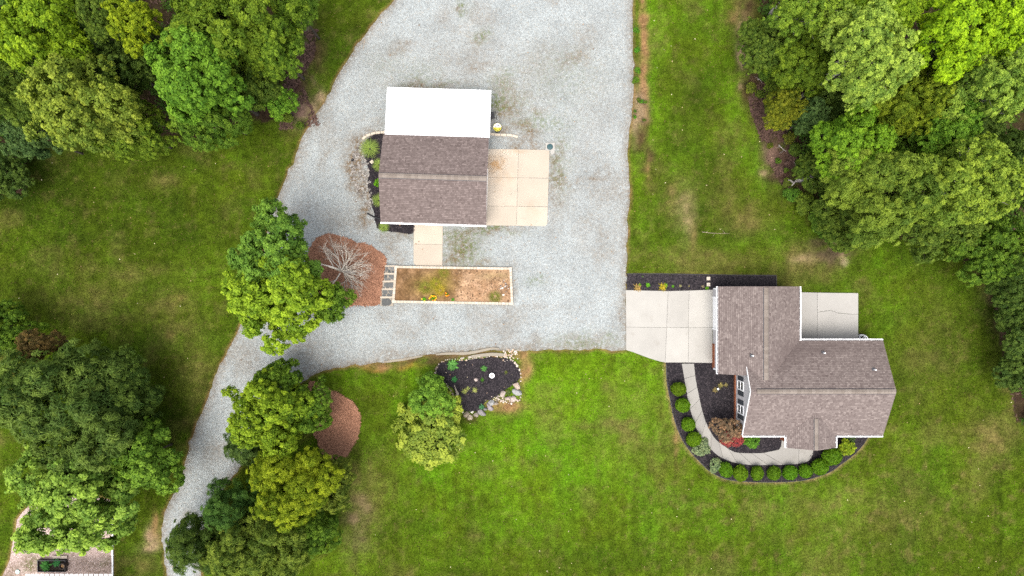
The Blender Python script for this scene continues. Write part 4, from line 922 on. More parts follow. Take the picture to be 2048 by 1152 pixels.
def tree(style, var, px_, py_, rpx, Hh, col, label, name='tree', cat='tree', group=None, vs=None, bark=(.16, .13, .11), rz=None, ecc=1.0, eang=0.0, trad=None):
    me, cs, r0, h0 = lib(style, var); k = 1.0
    # crown half height from the style, crown centre height follows from the tree's height
    zc = Hh * .62
    for _ in range(4):
        Rm = rpx * GS * (1 - zc / CAMZ); s = Rm / r0; sz = s * (vs or max(.85, min(1.6, .43 * Hh / (h0 * s)))); zc = max(Hh - h0 * sz * .95, Hh * .40)
    x, y = W(px_, py_, zc)
    rt = empty(name, (x, y, 0), 0, label, cat, group)
    a = R.uniform(0, 6.28) if rz is None else rz
    c = obj('crown', me, rt, (0, 0, zc), tuple(q * GAIN for q in col)); c.scale = (s * ecc, s / ecc, sz); c.rotation_euler = (0, 0, a)
    cs2 = []
    ca, sa = math.cos(a), math.sin(a)
    for q in cs:
        u, v = q[0] * s * ecc, q[1] * s / ecc; cs2.append((u * ca - v * sa, u * sa + v * ca, q[2] * sz))
    t = obj('trunk', limb_mesh('trunk', cs2, zc, trad or max(.03, Hh * .0105), R.randint(0, 9999)), rt, (0, 0, zc), bark)
    return rt
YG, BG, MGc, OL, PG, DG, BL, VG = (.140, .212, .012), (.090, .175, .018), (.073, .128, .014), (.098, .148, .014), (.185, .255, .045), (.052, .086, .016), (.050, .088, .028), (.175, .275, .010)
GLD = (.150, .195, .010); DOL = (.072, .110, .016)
G1, G2, G3 = 'trees of the upper left wood', 'trees of the upper right wood', 'trees along the lower drive'
TREES = [
 ('maple', 1, 80, 62, 98, 16, YG, 'broad yellow-green tree filling the upper left corner of the wood', G1),
 ('oak', 2, 205, 25, 55, 14, DOL, 'grey-olive tree at the top edge beside the upper left corner tree', G1),
 ('maple', 2, 268, 50, 50, 14, GLD, 'small golden green tree at the top of the upper left wood', G1),
 ('oak', 1, 455, 55, 118, 15, OL, 'wide olive gold tree at the top edge of the left wood', G1),
 ('maple', 3, 400, 150, 92, 15.5, BG, 'rounded bright green tree standing forward in the left wood', G1),
 ('oak', 3, 420, 225, 75, 11, MGc, 'darker green tree below the rounded bright green one', G1),
 ('maple', 4, 175, 215, 98, 14.5, (.15, .19, .028), 'light olive tree nearest the lawn in the left wood', G1),
 ('oak', 1, 262, 262, 70, 10, OL, 'lower olive tree overhanging the lawn at the left wood edge', G1),
 ('oak', 2, 235, 130, 70, 10, DG, 'dark green tree in the gap between left wood crowns', G1),
 ('oak', 3, 545, 95, 62, 11, (.085, .14, .014), 'green tree above the purple leaf litter strip', G1),
 ('bushy', 1, 555, 205, 34, 6, BG, 'small fresh green tree beside the pale stony bank', G1),
 ('oak', 1, 40, 190, 72, 12, DOL, 'dull olive tree against the left edge of the wood', G1),
 ('maple', 2, 62, 275, 50, 9, BL, 'dark blue-green tree low at the left wood edge', G1),
 ('oak', 2, 8, 345, 55, 5, DG, 'dark green bushy tree at the left picture edge', G1),
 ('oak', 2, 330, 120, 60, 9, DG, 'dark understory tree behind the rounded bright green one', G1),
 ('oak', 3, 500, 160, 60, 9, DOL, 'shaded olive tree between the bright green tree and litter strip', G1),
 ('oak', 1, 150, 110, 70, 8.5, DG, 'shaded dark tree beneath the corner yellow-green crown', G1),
 ('maple', 2, 590, 15, 45, 9, MGc, 'mid green tree at the top end of the litter strip', G1),
 # right wood
 ('airy', 1, 1725, 112, 96, 17, PG, 'pale airy green tree with light bark in the right wood', G2),
 ('maple', 1, 1925, 62, 98, 17, VG, 'vivid lime green tree near the upper right corner', G2),
 ('maple', 3, 1770, 10, 70, 14, YG, 'yellow-green tree at the top edge between pale and lime trees', G2),
 ('airy', 2, 1610, 10, 75, 13, (.125, .19, .022), 'light green tree at the top left of the right wood', G2),
 ('oak', 2, 1530, 90, 58, 8, DOL, 'low fuzzy olive tree beside the bare clay path', G2),
 ('oak', 1, 1605, 120, 75, 10, (.088, .135, .012), 'yellowish dark tree left of the pale airy one', G2),
 ('feather', 1, 1566, 215, 44, 6.5, (.115, .13, .012), 'olive yellow feathery cedar by the brown litter', G2),
 ('maple', 2, 1624, 232, 36, 7, BL, 'blue-green bushy tree right of the feathery cedar', G2),
 ('maple', 4, 1700, 290, 72, 12, (.105, .19, .014), 'bright green tree above the fallen grey trunk', G2),
 ('feather', 2, 1808, 195, 84, 12, (.115, .155, .012), 'dull gold feathery tree in the middle of the right wood', G2),
 ('airy', 1, 1985, 178, 88, 15, (.15, .22, .035), 'light green maple against the right picture edge', G2),
 ('maple', 3, 1895, 262, 62, 11, BG, 'mid green tree between the maple and the large olive crowns', G2),
 ('feather', 1, 1760, 385, 105, 13.5, (.115, .165, .024), 'large olive feathery tree overhanging the lawn east of the wood', G2),
 ('airy', 2, 1935, 365, 104, 14.5, (.140, .195, .026), 'large light olive tree at the lower right of the wood', G2),
 ('feather', 2, 1690, 440, 62, 7, DOL, 'low dark feathery skirt tree at the lawn edge', G2),
 ('oak', 3, 2040, 330, 70, 10, DG, 'dark tree on the right edge below the light maple', G2),
 ('oak', 1, 2035, 20, 56, 12, DG, 'dark tree in the upper right corner', G2),
 ('oak', 2, 2035, 95, 46, 10, MGc, 'mid green tree on the right edge below the corner tree', G2),
 ('oak', 2, 1970, 500, 76, 8, MGc, 'shaded green tree at the lower tip of the right wood', G2),
 ('oak', 1, 2036, 560, 60, 9, DG, 'dark tree on the right edge beside the brown bare patch', G2),
 ('oak', 3, 2044, 660, 54, 5, DG, 'dark bushy tree on the right edge level with the patio', G2),
 ('oak', 2, 2048, 745, 54, 4.5, DG, 'lowest dark tree on the right edge', G2),
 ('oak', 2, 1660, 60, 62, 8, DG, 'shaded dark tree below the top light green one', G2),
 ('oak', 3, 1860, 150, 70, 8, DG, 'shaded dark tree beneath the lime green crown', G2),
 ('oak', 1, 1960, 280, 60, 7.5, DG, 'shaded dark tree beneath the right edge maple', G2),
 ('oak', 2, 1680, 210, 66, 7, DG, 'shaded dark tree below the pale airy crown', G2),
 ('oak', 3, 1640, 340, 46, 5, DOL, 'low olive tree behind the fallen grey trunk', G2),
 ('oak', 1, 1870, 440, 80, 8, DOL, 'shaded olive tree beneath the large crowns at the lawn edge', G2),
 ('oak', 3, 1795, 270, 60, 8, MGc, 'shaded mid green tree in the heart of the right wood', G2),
 # lower left
 ('oak', 3, 10, 655, 56, 6, MGc, 'dark green tree at the left edge beside the open lawn', G3),
 ('feather', 2, 130, 815, 145, 12, (.072, .112, .024), 'big dark grey-green willowy tree at the lower left', G3),
 ('feather', 1, 250, 790, 80, 7.5, DG, 'dark lower boughs tree on the lawn side of the willowy tree', G3),
 ('bushy', 2, 78, 690, 34, 7, (.11, .075, .03), 'reddish tinged small tree at the top of the willowy tree', G3),
 ('maple', 4, 156, 996, 116, 11, (.155, .235, .04), 'light green maple over the pink gravel patio', G3),
 ('maple', 1, 285, 915, 82, 8.5, (.09, .16, .02), 'mid green tree leaning over the narrow gravel drive', G3),
 ('maple', 3, 562, 592, 98, 11.5, (.155, .228, .018), 'bright yellow-green tree in front of the bare grey tree', G3),
 ('maple', 2, 556, 510, 90, 11, (.09, .165, .026), 'fresh green tree right behind the bright yellow-green one', G3),
 ('bushy', 1, 668, 610, 44, 7, MGc, 'dark green lower growth beside the bare grey branches', G3),
 ('maple', 4, 545, 825, 84, 9, (.135, .195, .014), 'yellow-green tree beside the crescent of pine straw', G3),
 ('oak', 3, 620, 815, 52, 6.5, MGc, 'green boughs tree at the edge of the pine straw crescent', G3),
 ('maple', 2, 560, 768, 50, 6.5, MGc, 'green tree on the drive side of the crescent bed', G3),
 ('cedar', 1, 395, 1085, 62, 8, DG, 'dark green cedar nearest the gravel drive', G3),
 ('cedar', 2, 465, 1010, 62, 8, (.044, .092, .018), 'second dark green cedar along the gravel drive', G3),
 ('feather', 1, 585, 975, 86, 9.5, (.150, .190, .012), 'yellow-green feathery cedar above the lower cedars', G3),
 ('feather', 2, 520, 1095, 96, 9, (.098, .135, .022), 'olive green feathery tree at the bottom edge', G3),
 ('feather', 2, 660, 960, 56, 6, (.10, .13, .02), 'wispy light green tree beside the lawn below the crescent', G3),
 ('feather', 1, 625, 1060, 60, 6, MGc, 'low green feathery tree at the lawn edge near the bottom', G3),
 ('cedar', 1, 490, 892, 40, 4.5, (.05, .085, .022), 'small spiky dark conifer under the yellow-green tree', G3),
 ('bushy', 2, 864, 800, 46, 4.2, (.095, .175, .022), 'rounded deep green small tree at the rock garden edge', None),
 ('bushy', 1, 872, 866, 76, 3.6, (.165, .205, .032), 'pale yellow flowering small tree below the rock garden', None),
]
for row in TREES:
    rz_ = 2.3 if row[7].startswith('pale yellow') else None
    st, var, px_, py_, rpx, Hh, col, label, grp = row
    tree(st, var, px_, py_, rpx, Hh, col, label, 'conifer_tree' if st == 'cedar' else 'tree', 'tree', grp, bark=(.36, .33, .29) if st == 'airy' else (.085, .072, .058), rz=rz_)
# undergrowth filling the wood floor
def undergrowth():
    r = np.random.default_rng(91); P_ = []
    for poly, n in ((WP(WOODS), 1500), (WP(WOODS2), 2600)):
        x, y = scatter(poly, n, 92); k = (fbm(x, y, 2.5, 3, 33) > .44) & (np.abs(x) < 50) & (np.abs(y) < 30); P_.append(np.c_[x[k], y[k]])
    P_ = np.concatenate(P_); m = len(P_); L = 34; c = np.repeat(np.c_[P_, r.uniform(.2, 1.3, m)], L, 0); rad = np.repeat(r.uniform(.3, .7, m), L)[:, None]
    o = r.normal(size=(m * L, 3)); o /= np.linalg.norm(o, axis=1)[:, None]; o *= r.random((m * L, 1)) ** .5 * rad; pos = c + o; pos[:, 2] = np.maximum(pos[:, 2], .03)
    ln = o / rad * .5 + np.array((0, 0, .6)) + r.normal(0, .4, (m * L, 3)); ln /= np.linalg.norm(ln, axis=1)[:, None]; t = np.cross(ln, r.normal(size=(m * L, 3))); t /= np.linalg.norm(t, axis=1)[:, None]; b_ = np.cross(ln, t)
    s_ = r.uniform(.08, .16, (m * L, 1)); V = np.stack([pos - t * s_, pos - b_ * s_ * .6, pos + t * s_, pos + b_ * s_ * .6], 1).reshape(-1, 3)
    o = obj('undergrowth', np_mesh('undergrowth', V, np.arange(m * L * 4).reshape(-1, 4), MLEAF, {'tint': np.repeat(np.clip(np.repeat(r.random(m), L) * .6 + r.random(m * L) * .4, 0, 1), 4)}), None, (0, 0, 0), (.05, .10, .015)); tag(o, 'low green undergrowth covering the wood floor', 'undergrowth', kind='stuff')
undergrowth()
# Japanese maple by the house: tan part and red part of one small tree
jm = tree('fine', 1, 1456, 862, 33, 2.9, (.185, .115, .082), 'small tan and red Japanese maple at the front wall', 'japanese_maple', 'tree', bark=(.3, .25, .2))
cr = [c for c in jm.children if c.name.startswith('crown')][0]
for k, (dx, dy, dz, sx) in enumerate(((.55, -.75, -.05, .36), (.95, -.55, -.25, .28), (-.20, -.45, .25, .26), (-.1, -.95, -.35, .30), (.30, -.35, .35, .2))):
    c2 = obj('red_crown', lib('fine', 2 + k % 2)[0], jm, (dx, dy, cr.location.z + dz + .18), (.28, .05, .06)); c2.scale = (sx, sx * .8, sx * .7); c2.rotation_euler = (0, 0, k); tag(c2, 'patch of crimson leaves')

# boxwoods, clipped round
def ball_mesh(seed, n=3600, r0=.6):
    r = np.random.default_rng(seed); d = r.normal(size=(n, 3)); d /= np.linalg.norm(d, axis=1)[:, None]; d[:, 2] = np.where(d[:, 2] < -.35, -d[:, 2], d[:, 2])
    bump = np.array([mnoise.noise(Vector(q) * 3.2 + Vector((seed, 0, 0))) for q in d]) * .10 + np.array([mnoise.noise(Vector(q) * 9 + Vector((seed, 0, 0))) for q in d]) * .06
    p = d * (r0 * (r.uniform(.80, 1.0, n) + bump))[:, None]; p[:, 2] *= .85
    ln = d + r.normal(0, .5, (n, 3)); ln /= np.linalg.norm(ln, axis=1)[:, None]; t = np.cross(ln, r.normal(size=(n, 3))); t /= np.linalg.norm(t, axis=1)[:, None]; b = np.cross(ln, t)
    s = r.uniform(.05, .10, (n, 1)); V = np.stack([p - t * s, p - b * s * .6, p + t * s, p + b * s * .6], 1).reshape(-1, 3)
    return np_mesh('foliage', V, np.arange(n * 4).reshape(-1, 4), MLEAF, {'tint': np.repeat(np.clip(r.beta(2, 2, n) + bump * 1.0, 0, 1), 4)})
BALL = [ball_mesh(s) for s in (1, 2, 3)]
_st = MB().tube([(0, 0, -.05), (0.01, 0, .25), (0, .02, .6)], [.06, .05, .03], 6); STEM = _st.build('stem', MBARK, None); STEMM = STEM.data; bpy.data.objects.remove(STEM)
def ball(i, px_, py_, rpx, col, label, grp='rounded shrubs edging the curved walk'):
    z = rpx * GS * .8; x, y = W(px_, py_, z); rt = empty('boxwood', (x, y, 0), 0, label, 'shrub', grp)
    s = rpx * GS / .6; o = obj('foliage', BALL[i % 3], rt, (0, 0, .55 * s), col); o.scale = (s * R.uniform(.92, 1.1), s * R.uniform(.92, 1.1), s); o.rotation_euler = (R.uniform(-.1, .1), R.uniform(-.1, .1), i * 1.3)
    q = obj('stem', STEMM, rt, (0, 0, 0), (.12, .09, .07)); q.scale = (1, 1, s * .8)
SH = (.070, .138, .006)
for i, (a, b_, c_, d_) in enumerate([(1357, 778, 14.5, 'first rounded boxwood from the driveway west of the curved walk'), (1365, 810, 14, 'second rounded boxwood from the driveway along the walk'), (1376.5, 848.5, 14, 'third rounded boxwood from the driveway along the walk'), (1387, 878, 14.5, 'fourth rounded boxwood from the driveway, above the silvery plants'),
     (1451, 939, 14.5, 'rounded boxwood touching the larger silvery plant'), (1480, 946, 15, 'second rounded boxwood east of the silvery plants'), (1513.7, 945.7, 13.2, 'third rounded boxwood east of the silvery plants'), (1547, 945.7, 13.5, 'fourth rounded boxwood east of the silvery plants'), (1579.6, 944.6, 13.8, 'fifth rounded boxwood east of the silvery plants'),
     (1610, 942, 13.5, 'small rounded boxwood at the end of the walk'), (1639, 933, 16.2, 'large rounded boxwood below the porch corner'), (1663, 912, 18.5, 'largest rounded boxwood, just below the porch gutter')]):
    ball(i, a, b_, c_, (SH[0] * R.uniform(.85, 1.2), SH[1] * R.uniform(.9, 1.15), SH[2]), d_)
tree('bushy', 1, 1695, 894, 17, 1.3, (.15, .20, .012), 'yellow-green spreading shrub at the east end of the front bed', 'shrub', 'shrub')
tree('fine', 2, 1698, 877, 13, .8, (.06, .10, .03), 'thin dark green shrub under the south eave', 'shrub', 'shrub')
tree('bushy', 2, 1502, 880, 17, 1.1, (.06, .14, .015), 'glossy green shrub under the eave right of the Japanese maple', 'shrub', 'shrub')
tree('fine', 3, 1402, 897, 17, .7, (.16, .20, .12), 'loose silvery plants below the fourth boxwood', 'silver_plant', 'plant')
tree('fine', 1, 1409, 884, 10, .5, (.15, .19, .12), 'small silvery sprig between the fourth boxwood and the walk', 'silver_plant', 'plant')
tree('fine', 1, 1431, 929, 15, .9, (.155, .20, .11), 'round silvery grey-green plant in the curve of the front bed', 'silver_plant', 'plant')

# low weeds along the wood edges and the ditch
rw = random.Random(17)
ORD = 'first second third fourth fifth sixth seventh eighth ninth tenth eleventh twelfth thirteenth fourteenth fifteenth sixteenth seventeenth eighteenth nineteenth twentieth twenty-first twenty-second twenty-third twenty-fourth'.split()
cnt = {'r': 0, 'l': 0, 'd': 0}
for px_, py_, rr_ in sorted([(1510, 120, 15), (1500, 175, 12), (1520, 190, 10), (1536, 212, 8), (1548, 240, 8), (1556, 256, 6), (1530, 150, 14), (1545, 170, 16), (1512, 60, 18), (1505, 95, 14), (1541, 292, 6), (1556, 322, 6), (1590, 300, 14), (1600, 330, 14), (1578, 275, 12), (1575, 365, 10), (1572, 340, 5), (1585, 390, 16), (1610, 405, 22), (1640, 440, 24), (1660, 470, 18), (600, 250, 8), (575, 235, 12), (560, 70, 14), (585, 60, 12)], key=lambda q: q[1]):
    sd_ = 'l' if px_ < 1000 else 'r'; o_ = ORD[cnt[sd_]]; cnt[sd_] += 1
    tree('bushy', rw.choice((1, 2)), px_, py_, rr_, rr_ * .05 + .4, (.068 * rw.uniform(.8, 1.4), .105 * rw.uniform(.85, 1.25), .014), f'low leafy weed clump, {o_} from the top along the {"left wood" if sd_ == "l" else "right wood"} edge', 'weed_clump', 'weeds', 'weed clumps along the wood edges')
for px_, py_, rr_ in sorted([(1278, 200, 5), (1283, 203, 5), (1270, 222, 3.5), (1291, 204, 4), (1270, 234, 4), (1288, 240, 4), (1272, 160, 8), (1274, 100, 6), (1272, 60, 7), (1275, 140, 7)], key=lambda q: q[1]):
    o_ = ORD[cnt['d']]; cnt['d'] += 1
    tree('fine', rw.choice((1, 2)), px_, py_, rr_, .35, (.07 * rw.uniform(.8, 1.3), .15 * rw.uniform(.8, 1.3), .012), f'small green weed, {o_} from the top in the dirt strip beside the gravel', 'weed_clump', 'weeds', 'weeds in the dirt strip')

# ornamental grasses
def tuft_mesh(seed, n=420, L=1.0):
    r = np.random.default_rng(seed); V, F, T = [], [], []
    for i in range(n):
        a = r.uniform(0, 2 * PI); l = L * r.uniform(.6, 1.1); up = r.uniform(.35, 1.1); w = r.uniform(.008, .016); c, s = math.cos(a), math.sin(a); b0 = len(V)
        for k in range(4):
            q = k / 3; rad = .06 + l * q ** 1.2 * .85; z = l * up * (q - .62 * q * q); ww = w * (1 - q * .8)
            V += [(c * rad - s * ww, s * rad + c * ww, z), (c * rad + s * ww, s * rad - c * ww, z)]
        t = r.random(); T += [t] * 8
        for k in range(3): F.append((b0 + 2 * k, b0 + 2 * k + 1, b0 + 2 * k + 3, b0 + 2 * k + 2))
    return np_mesh('blades', V, F, MLEAF, {'tint': T})
TUFT = [tuft_mesh(1), tuft_mesh(2)]
def tuft(i, px_, py_, rpx, col, label, name='ornamental_grass', grp=None, cat='ornamental grass'):
    x, y = W(px_, py_, .25); rt = empty(name, (x, y, .02), 0, label, cat, grp)
    s = rpx * GS / .95; o = obj('blades', TUFT[i % 2], rt, (0, 0, 0), col); o.scale = (s, s, s); o.rotation_euler = (0, 0, i)
OG = (.20, .27, .075)
for i, (a, b_, c_, d_) in enumerate([(739.5, 297, 22, 'largest grass clump at the garage west wall'), (757, 329, 15, 'second grass clump, half under the garage west eave'), (757, 400, 15, 'third grass clump under the garage west eave'), (767, 454, 13, 'grass clump at the garage south-west corner')]):
    tuft(i, a, b_, c_, OG, d_, 'ornamental_grass', 'ornamental grasses round the garage')
tree('bushy', 1, 757, 365, 9, .8, (.09, .22, .01), 'bright green leafy plant between grass clumps at the garage wall', 'shrub', 'shrub')
# hostas and small leafy plants
def hosta_mesh(seed, n=46, wide=.12):
    r = np.random.default_rng(seed); V, F, T = [], [], []
    for i in range(n):
        a = i * 2.4 + r.uniform(-.2, .2); l = r.uniform(.45, 1.0) * (.5 + .5 * i / n); tilt = r.uniform(.25, .8) * (1.3 - i / n); c, s = math.cos(a), math.sin(a); b0 = len(V)
        for q, w in ((.1, .2), (.35, .8), (.65, 1), (.9, .6), (1.0, .08)):
            rad = l * q; z = .1 + l * tilt * (q - .45 * q * q)
            for sd_ in (-1, 0, 1): V.append((c * rad - s * wide * w * sd_, s * rad + c * wide * w * sd_, z - (0.03 if sd_ == 0 else 0)))
        T += [r.random()] * 15
        for k in range(4):
            for j in range(2): F.append((b0 + 3 * k + j, b0 + 3 * k + j + 1, b0 + 3 * k + j + 4, b0 + 3 * k + j + 3))
    return np_mesh('leaves', V, F, MLEAF, {'tint': T})
HOS = [hosta_mesh(1, 80, .085), hosta_mesh(2, 60, .08), hosta_mesh(3, 50, .045)]
def hosta(i, px_, py_, rpx, col, label, name='leafy_plant', grp=None, z0=.03):
    rpx *= 1.15
    x, y = W(px_, py_, .1); rt = empty(name, (x, y, z0), 0, label, 'plant', grp); s = rpx * GS
    o = obj('leaves', HOS[i], rt, (0, 0, 0), col); o.scale = (s, s, s); o.rotation_euler = (0, 0, R.uniform(0, 6))
GRK = 'plants in the rock garden mulch'
for i, px_, py_, rr_, col, lb in [(0, 904.6, 731, 13.5, (.085, .22, .06), 'largest green hosta, at the upper left of the rock garden'), (1, 968, 737, 8, (.07, .19, .05), 'small hosta left of the white ring in the rock garden'), (1, 909, 759, 8, (.035, .15, .05), 'dark green plant below the largest hosta'), (2, 929, 782.5, 8, (.28, .30, .11), 'left pale variegated spiky plant in the rock garden'), (2, 936, 777, 6, (.24, .27, .10), 'smallest pale variegated plant, between its two neighbours'), (2, 949.6, 780, 7.5, (.29, .31, .12), 'right pale variegated spiky plant in the rock garden'),
      (2, 964.5, 760, 6, (.05, .13, .02), 'dark spiky plant right of the pink stone'), (0, 964, 814, 7, (.05, .15, .08), 'blue-green hosta among the lower boulders'), (1, 1016, 785, 8, (.07, .10, .03), 'olive clump between the grey boulder and pink rocks'), (2, 1012, 745, 5, (.10, .12, .03), 'thin weed at the right side of the rock garden'), (2, 919, 793, 4, (.2, .24, .02), 'tiny yellow-green sprig beside the driftwood')]:
    hosta(i, px_, py_, rr_, col, lb, 'leafy_plant', GRK)
GN = 'small plants in the mulch strip north of the driveway'
for i, px_, py_, rr_, col, lb in [(2, 1275, 575, 11, (.30, .2, .08), 'tan dried plant at the west end of the mulch strip'), (1, 1279, 571, 5, (.1, .24, .01), 'green tuft in the tan dried plant'), (1, 1296, 570, 6, (.09, .25, .01), 'bright green plant alone in the mulch strip'), (2, 1325, 574, 11, (.34, .27, .03), 'golden plant spilling over the driveway edge'), (1, 1331, 571, 6, (.12, .24, .01), 'green leaves beside the golden plant'), (1, 1346, 573, 4, (.07, .2, .01), 'small green sprout right of the golden plant'), (1, 1414, 576, 5, (.09, .22, .01), 'green weed below the square pavers'), (2, 1361, 572, 4, (.3, .28, .16), 'pale seed head left of the square pavers'), (1, 1285, 553, 2.5, (.09, .2, .01), 'tiny sprout near the top of the mulch strip'), (2, 1378, 572, 3, (.26, .22, .1), 'little tan tuft in the mulch strip'), (2, 1406, 573, 4, (.34, .28, .2), 'pale tuft beside the lower square paver')]:
    hosta(i, px_, py_, rr_, col, lb, 'leafy_plant', GN)
for px_, py_, rr_, col, lb in [(1441, 771, 8, (.22, .19, .08), 'straw tuft right of the white light in the front mulch'), (1431, 780, 8, (.2, .16, .08), 'straw tuft round the white light in the front mulch'), (1452, 770, 6, (.24, .2, .1), 'straw tuft nearest the brick footing')]:
    hosta(2, px_, py_, rr_, col, lb, 'dry_tuft', 'straw tufts in the front mulch')

# ------------------------------------------------------------------ rocks
def rock_mesh(seed, sx, sy, sz):
    bm = bmesh.new(); bmesh.ops.create_icosphere(bm, subdivisions=2, radius=1); r = random.Random(seed); off = Vector((r.uniform(0, 99), r.uniform(0, 99), r.uniform(0, 99)))
    pl = [(Vector((r.gauss(0, 1), r.gauss(0, 1), r.uniform(-.2, 1.2))).normalized(), r.uniform(.62, .85)) for _ in range(7)]
    for v in bm.verts:
        p = v.co.copy()
        for n, d in pl:
            e = p.dot(n) - d
            if e > 0: p -= n * e
        p *= 1 + .12 * mnoise.noise(p * 2.2 + off)
        v.co = Vector((p.x * sx, p.y * sy, p.z * sz))
    me = bpy.data.meshes.new('rock'); bm.to_mesh(me); bm.free(); me.materials.append(MSTONE); return me
GB = 'large boulders edging the rock garden'
for i, (px_, py_, sx, sy, rz, col, lb) in enumerate([(1033.5, 771, 9, 8, -.6, (.42, .33, .27), 'pink tan boulder at the right corner of the rock garden'), (1034, 784, 11, 7.5, -.3, (.30, .30, .29), 'large grey boulder below the pink tan one'), (983, 806, 8, 6.5, .3, (.31, .31, .30), 'grey boulder touching the mulch tip'), (980, 815, 11, 6, -.7, (.30, .26, .27), 'long mauve boulder beside the grass'), (963.6, 825.5, 10, 7, -.4, (.24, .22, .22), 'dark mauve boulder below the blue-green hosta'), (951.8, 829.7, 6, 5.5, .2, (.28, .24, .2), 'brownish boulder left of the dark mauve one'), (932.6, 829, 7.5, 6.5, .5, (.34, .28, .2), 'tan boulder at the bottom left of the ring'), (940, 835, 6.5, 6.5, 0, (.44, .37, .27), 'cream rounded boulder at the very bottom'), (1005.5, 788, 8, 6, .7, (.40, .33, .29), 'pinkish boulder left of the olive clump'), (1015.5, 797, 7, 5, .2, (.44, .35, .3), 'pale pink rock below the olive clump'), (1027, 798, 7, 6.5, .9, (.46, .38, .33), 'whitish pink rock at the lower right corner'), (991, 807, 5, 4, .2, (.36, .3, .24), 'small brown rock between grey boulder and pale rocks'), (971, 818, 5, 3.6, .2, (.23, .22, .21), 'small dark rock right of the blue-green hosta')]):
    x, y = W(px_, py_, .1); me = rock_mesh(200 + i, sx * GS, sy * GS, .26); me.name = 'boulder'
    o = obj('boulder', me, None, (x, y, .1), col); o.rotation_euler = (0, 0, rz); tag(o, lb, 'boulder', GB)
edge = empty('stone_edging', (0, 0, 0), 0, 'ring of small pale stones edging the rock garden mulch', 'stone edging')
SM = [rock_mesh(300 + i, 1, R.uniform(.65, .9), .7) for i in range(6)]
for m_ in SM: m_.name = 'stone'
def stone(px_, py_, rpx, col, parent, ecc=1.0, rz=None):
    x, y = W(px_, py_); o = obj('stone', R.choice(SM), parent, (x, y, .05), col); s = rpx * GS; o.scale = (s * ecc, s / ecc, s); o.rotation_euler = (0, 0, R.uniform(0, 6) if rz is None else rz)
ringp = [(878, 729), (874, 735), (871, 743), (872, 751), (877, 759), (884, 765), (892, 769), (898, 774), (902, 782), (907, 795), (911, 806), (915, 815), (921, 823), (928, 825)]
for (px_, py_) in smooth_line(ringp, False, 3.6): stone(px_ + R.gauss(0, .8), py_ + R.gauss(0, .8), R.uniform(1.2, 2.8), R.choice([(.42, .33, .25), (.5, .42, .34), (.34, .27, .21), (.56, .48, .4)]), edge)
ringp = [(1014, 715), (1022, 719), (1029, 725), (1035, 732), (1039, 739), (1041, 747), (1042, 754), (1040, 762)]
for (px_, py_) in smooth_line(ringp, False, 4.6): stone(px_ + R.gauss(0, .5), py_ + R.gauss(0, .5), R.uniform(2, 3.1), R.choice([(.62, .52, .43), (.55, .44, .36), (.66, .6, .52)]), edge)
for (px_, py_) in smooth_line([(884, 722), (900, 719), (915, 720), (930, 720), (950, 716), (970, 714), (985, 713), (1000, 713), (1012, 714)], False, 4.0): stone(px_ + R.gauss(0, .8), py_ + R.gauss(0, .8), R.uniform(1, 2.2), R.choice([(.56, .46, .36), (.6, .54, .46), (.46, .32, .22)]), edge)
for k in range(48):
    stone(R.gauss(1021, 8), R.gauss(707, 6), R.uniform(1, 2.6), R.choice([(.6, .47, .36), (.66, .58, .5), (.5, .36, .25)]), edge)
for k in range(30): stone(R.gauss(995, 8), R.gauss(799, 3.5), R.uniform(1, 2.4), R.choice([(.6, .5, .4), (.4, .34, .3), (.52, .44, .36)]), edge)
for k in range(20): stone(R.gauss(1022, 9), R.gauss(798, 4), R.uniform(1.4, 3), R.choice([(.6, .5, .42), (.5, .4, .34)]), edge)
for k in range(26): stone(R.uniform(880, 1030), R.uniform(725, 800), R.uniform(.5, 1.1), R.choice([(.5, .25, .12), (.6, .5, .35), (.45, .3, .2)]), edge)
for (px_, py_, a) in ((943, 824, 2.4), (944.5, 825.5, 2.0), (946, 823, 1.8)): stone(px_, py_, a, (.7, .66, .6), edge)
o = obj('round_stone', rock_mesh(401, 4.4 * GS, 4.2 * GS, .16), None, (*W(952.5, 759), .08), (.5, .4, .36)); tag(o, 'pale pink round stone alone in the rock garden mulch', 'stone')
MCURB = M_concrete('old_concrete', (.30, .265, .21), (.10, .075, .05))
def curb(pts, w, h, label, col):
    """weathered concrete curb as chunks along a line"""
    pl = smooth_line(WP(pts), False, .35); rt = empty('concrete_curb', (*pl[0], 0), 0, label, 'curb'); m = MB(); n = len(pl); top = []
    for i, p in enumerate(pl):
        a = Vector(pl[min(i + 1, n - 1)]) - Vector(pl[max(i - 1, 0)]); a.normalize(); nn = Vector((-a.y, a.x)); k = 1 - .55 * (i / (n - 1) * 2 - 1) ** 4
        top.append([Vector(p) + nn * (w * k * (.5 + R.uniform(-.07, .07))), Vector(p) - nn * (w * k * (.5 + R.uniform(-.07, .07)))])
    v = []; f = []
    for q in top:
        for pp in q: v.append((pp.x - pl[0][0], pp.y - pl[0][1], h + R.uniform(-.01, .01)))
        for pp in q: v.append((pp.x - pl[0][0], pp.y - pl[0][1], -.05))
    for i in range(n - 1): a = 4 * i; f += [(a + 1, a + 5, a + 4, a), (a, a + 4, a + 6, a + 2), (a + 3, a + 7, a + 5, a + 1)]
    f += [(0, 2, 3, 1), (4 * n - 4, 4 * n - 3, 4 * n - 1, 4 * n - 2)]
    m.add(v, f, .5); m.build('curb_body', MCURB, rt)
curb([(872, 709), (900, 706.5), (925, 707), (950, 704), (968, 700), (985, 696.5), (998, 697)], .24, .11, 'weathered concrete curb between the gravel and the rock garden', None)
curb([(938, 714), (955, 711.5), (975, 709), (995, 708.5), (1014, 711)], .30, .09, 'second low concrete curb just above the mulch', None)
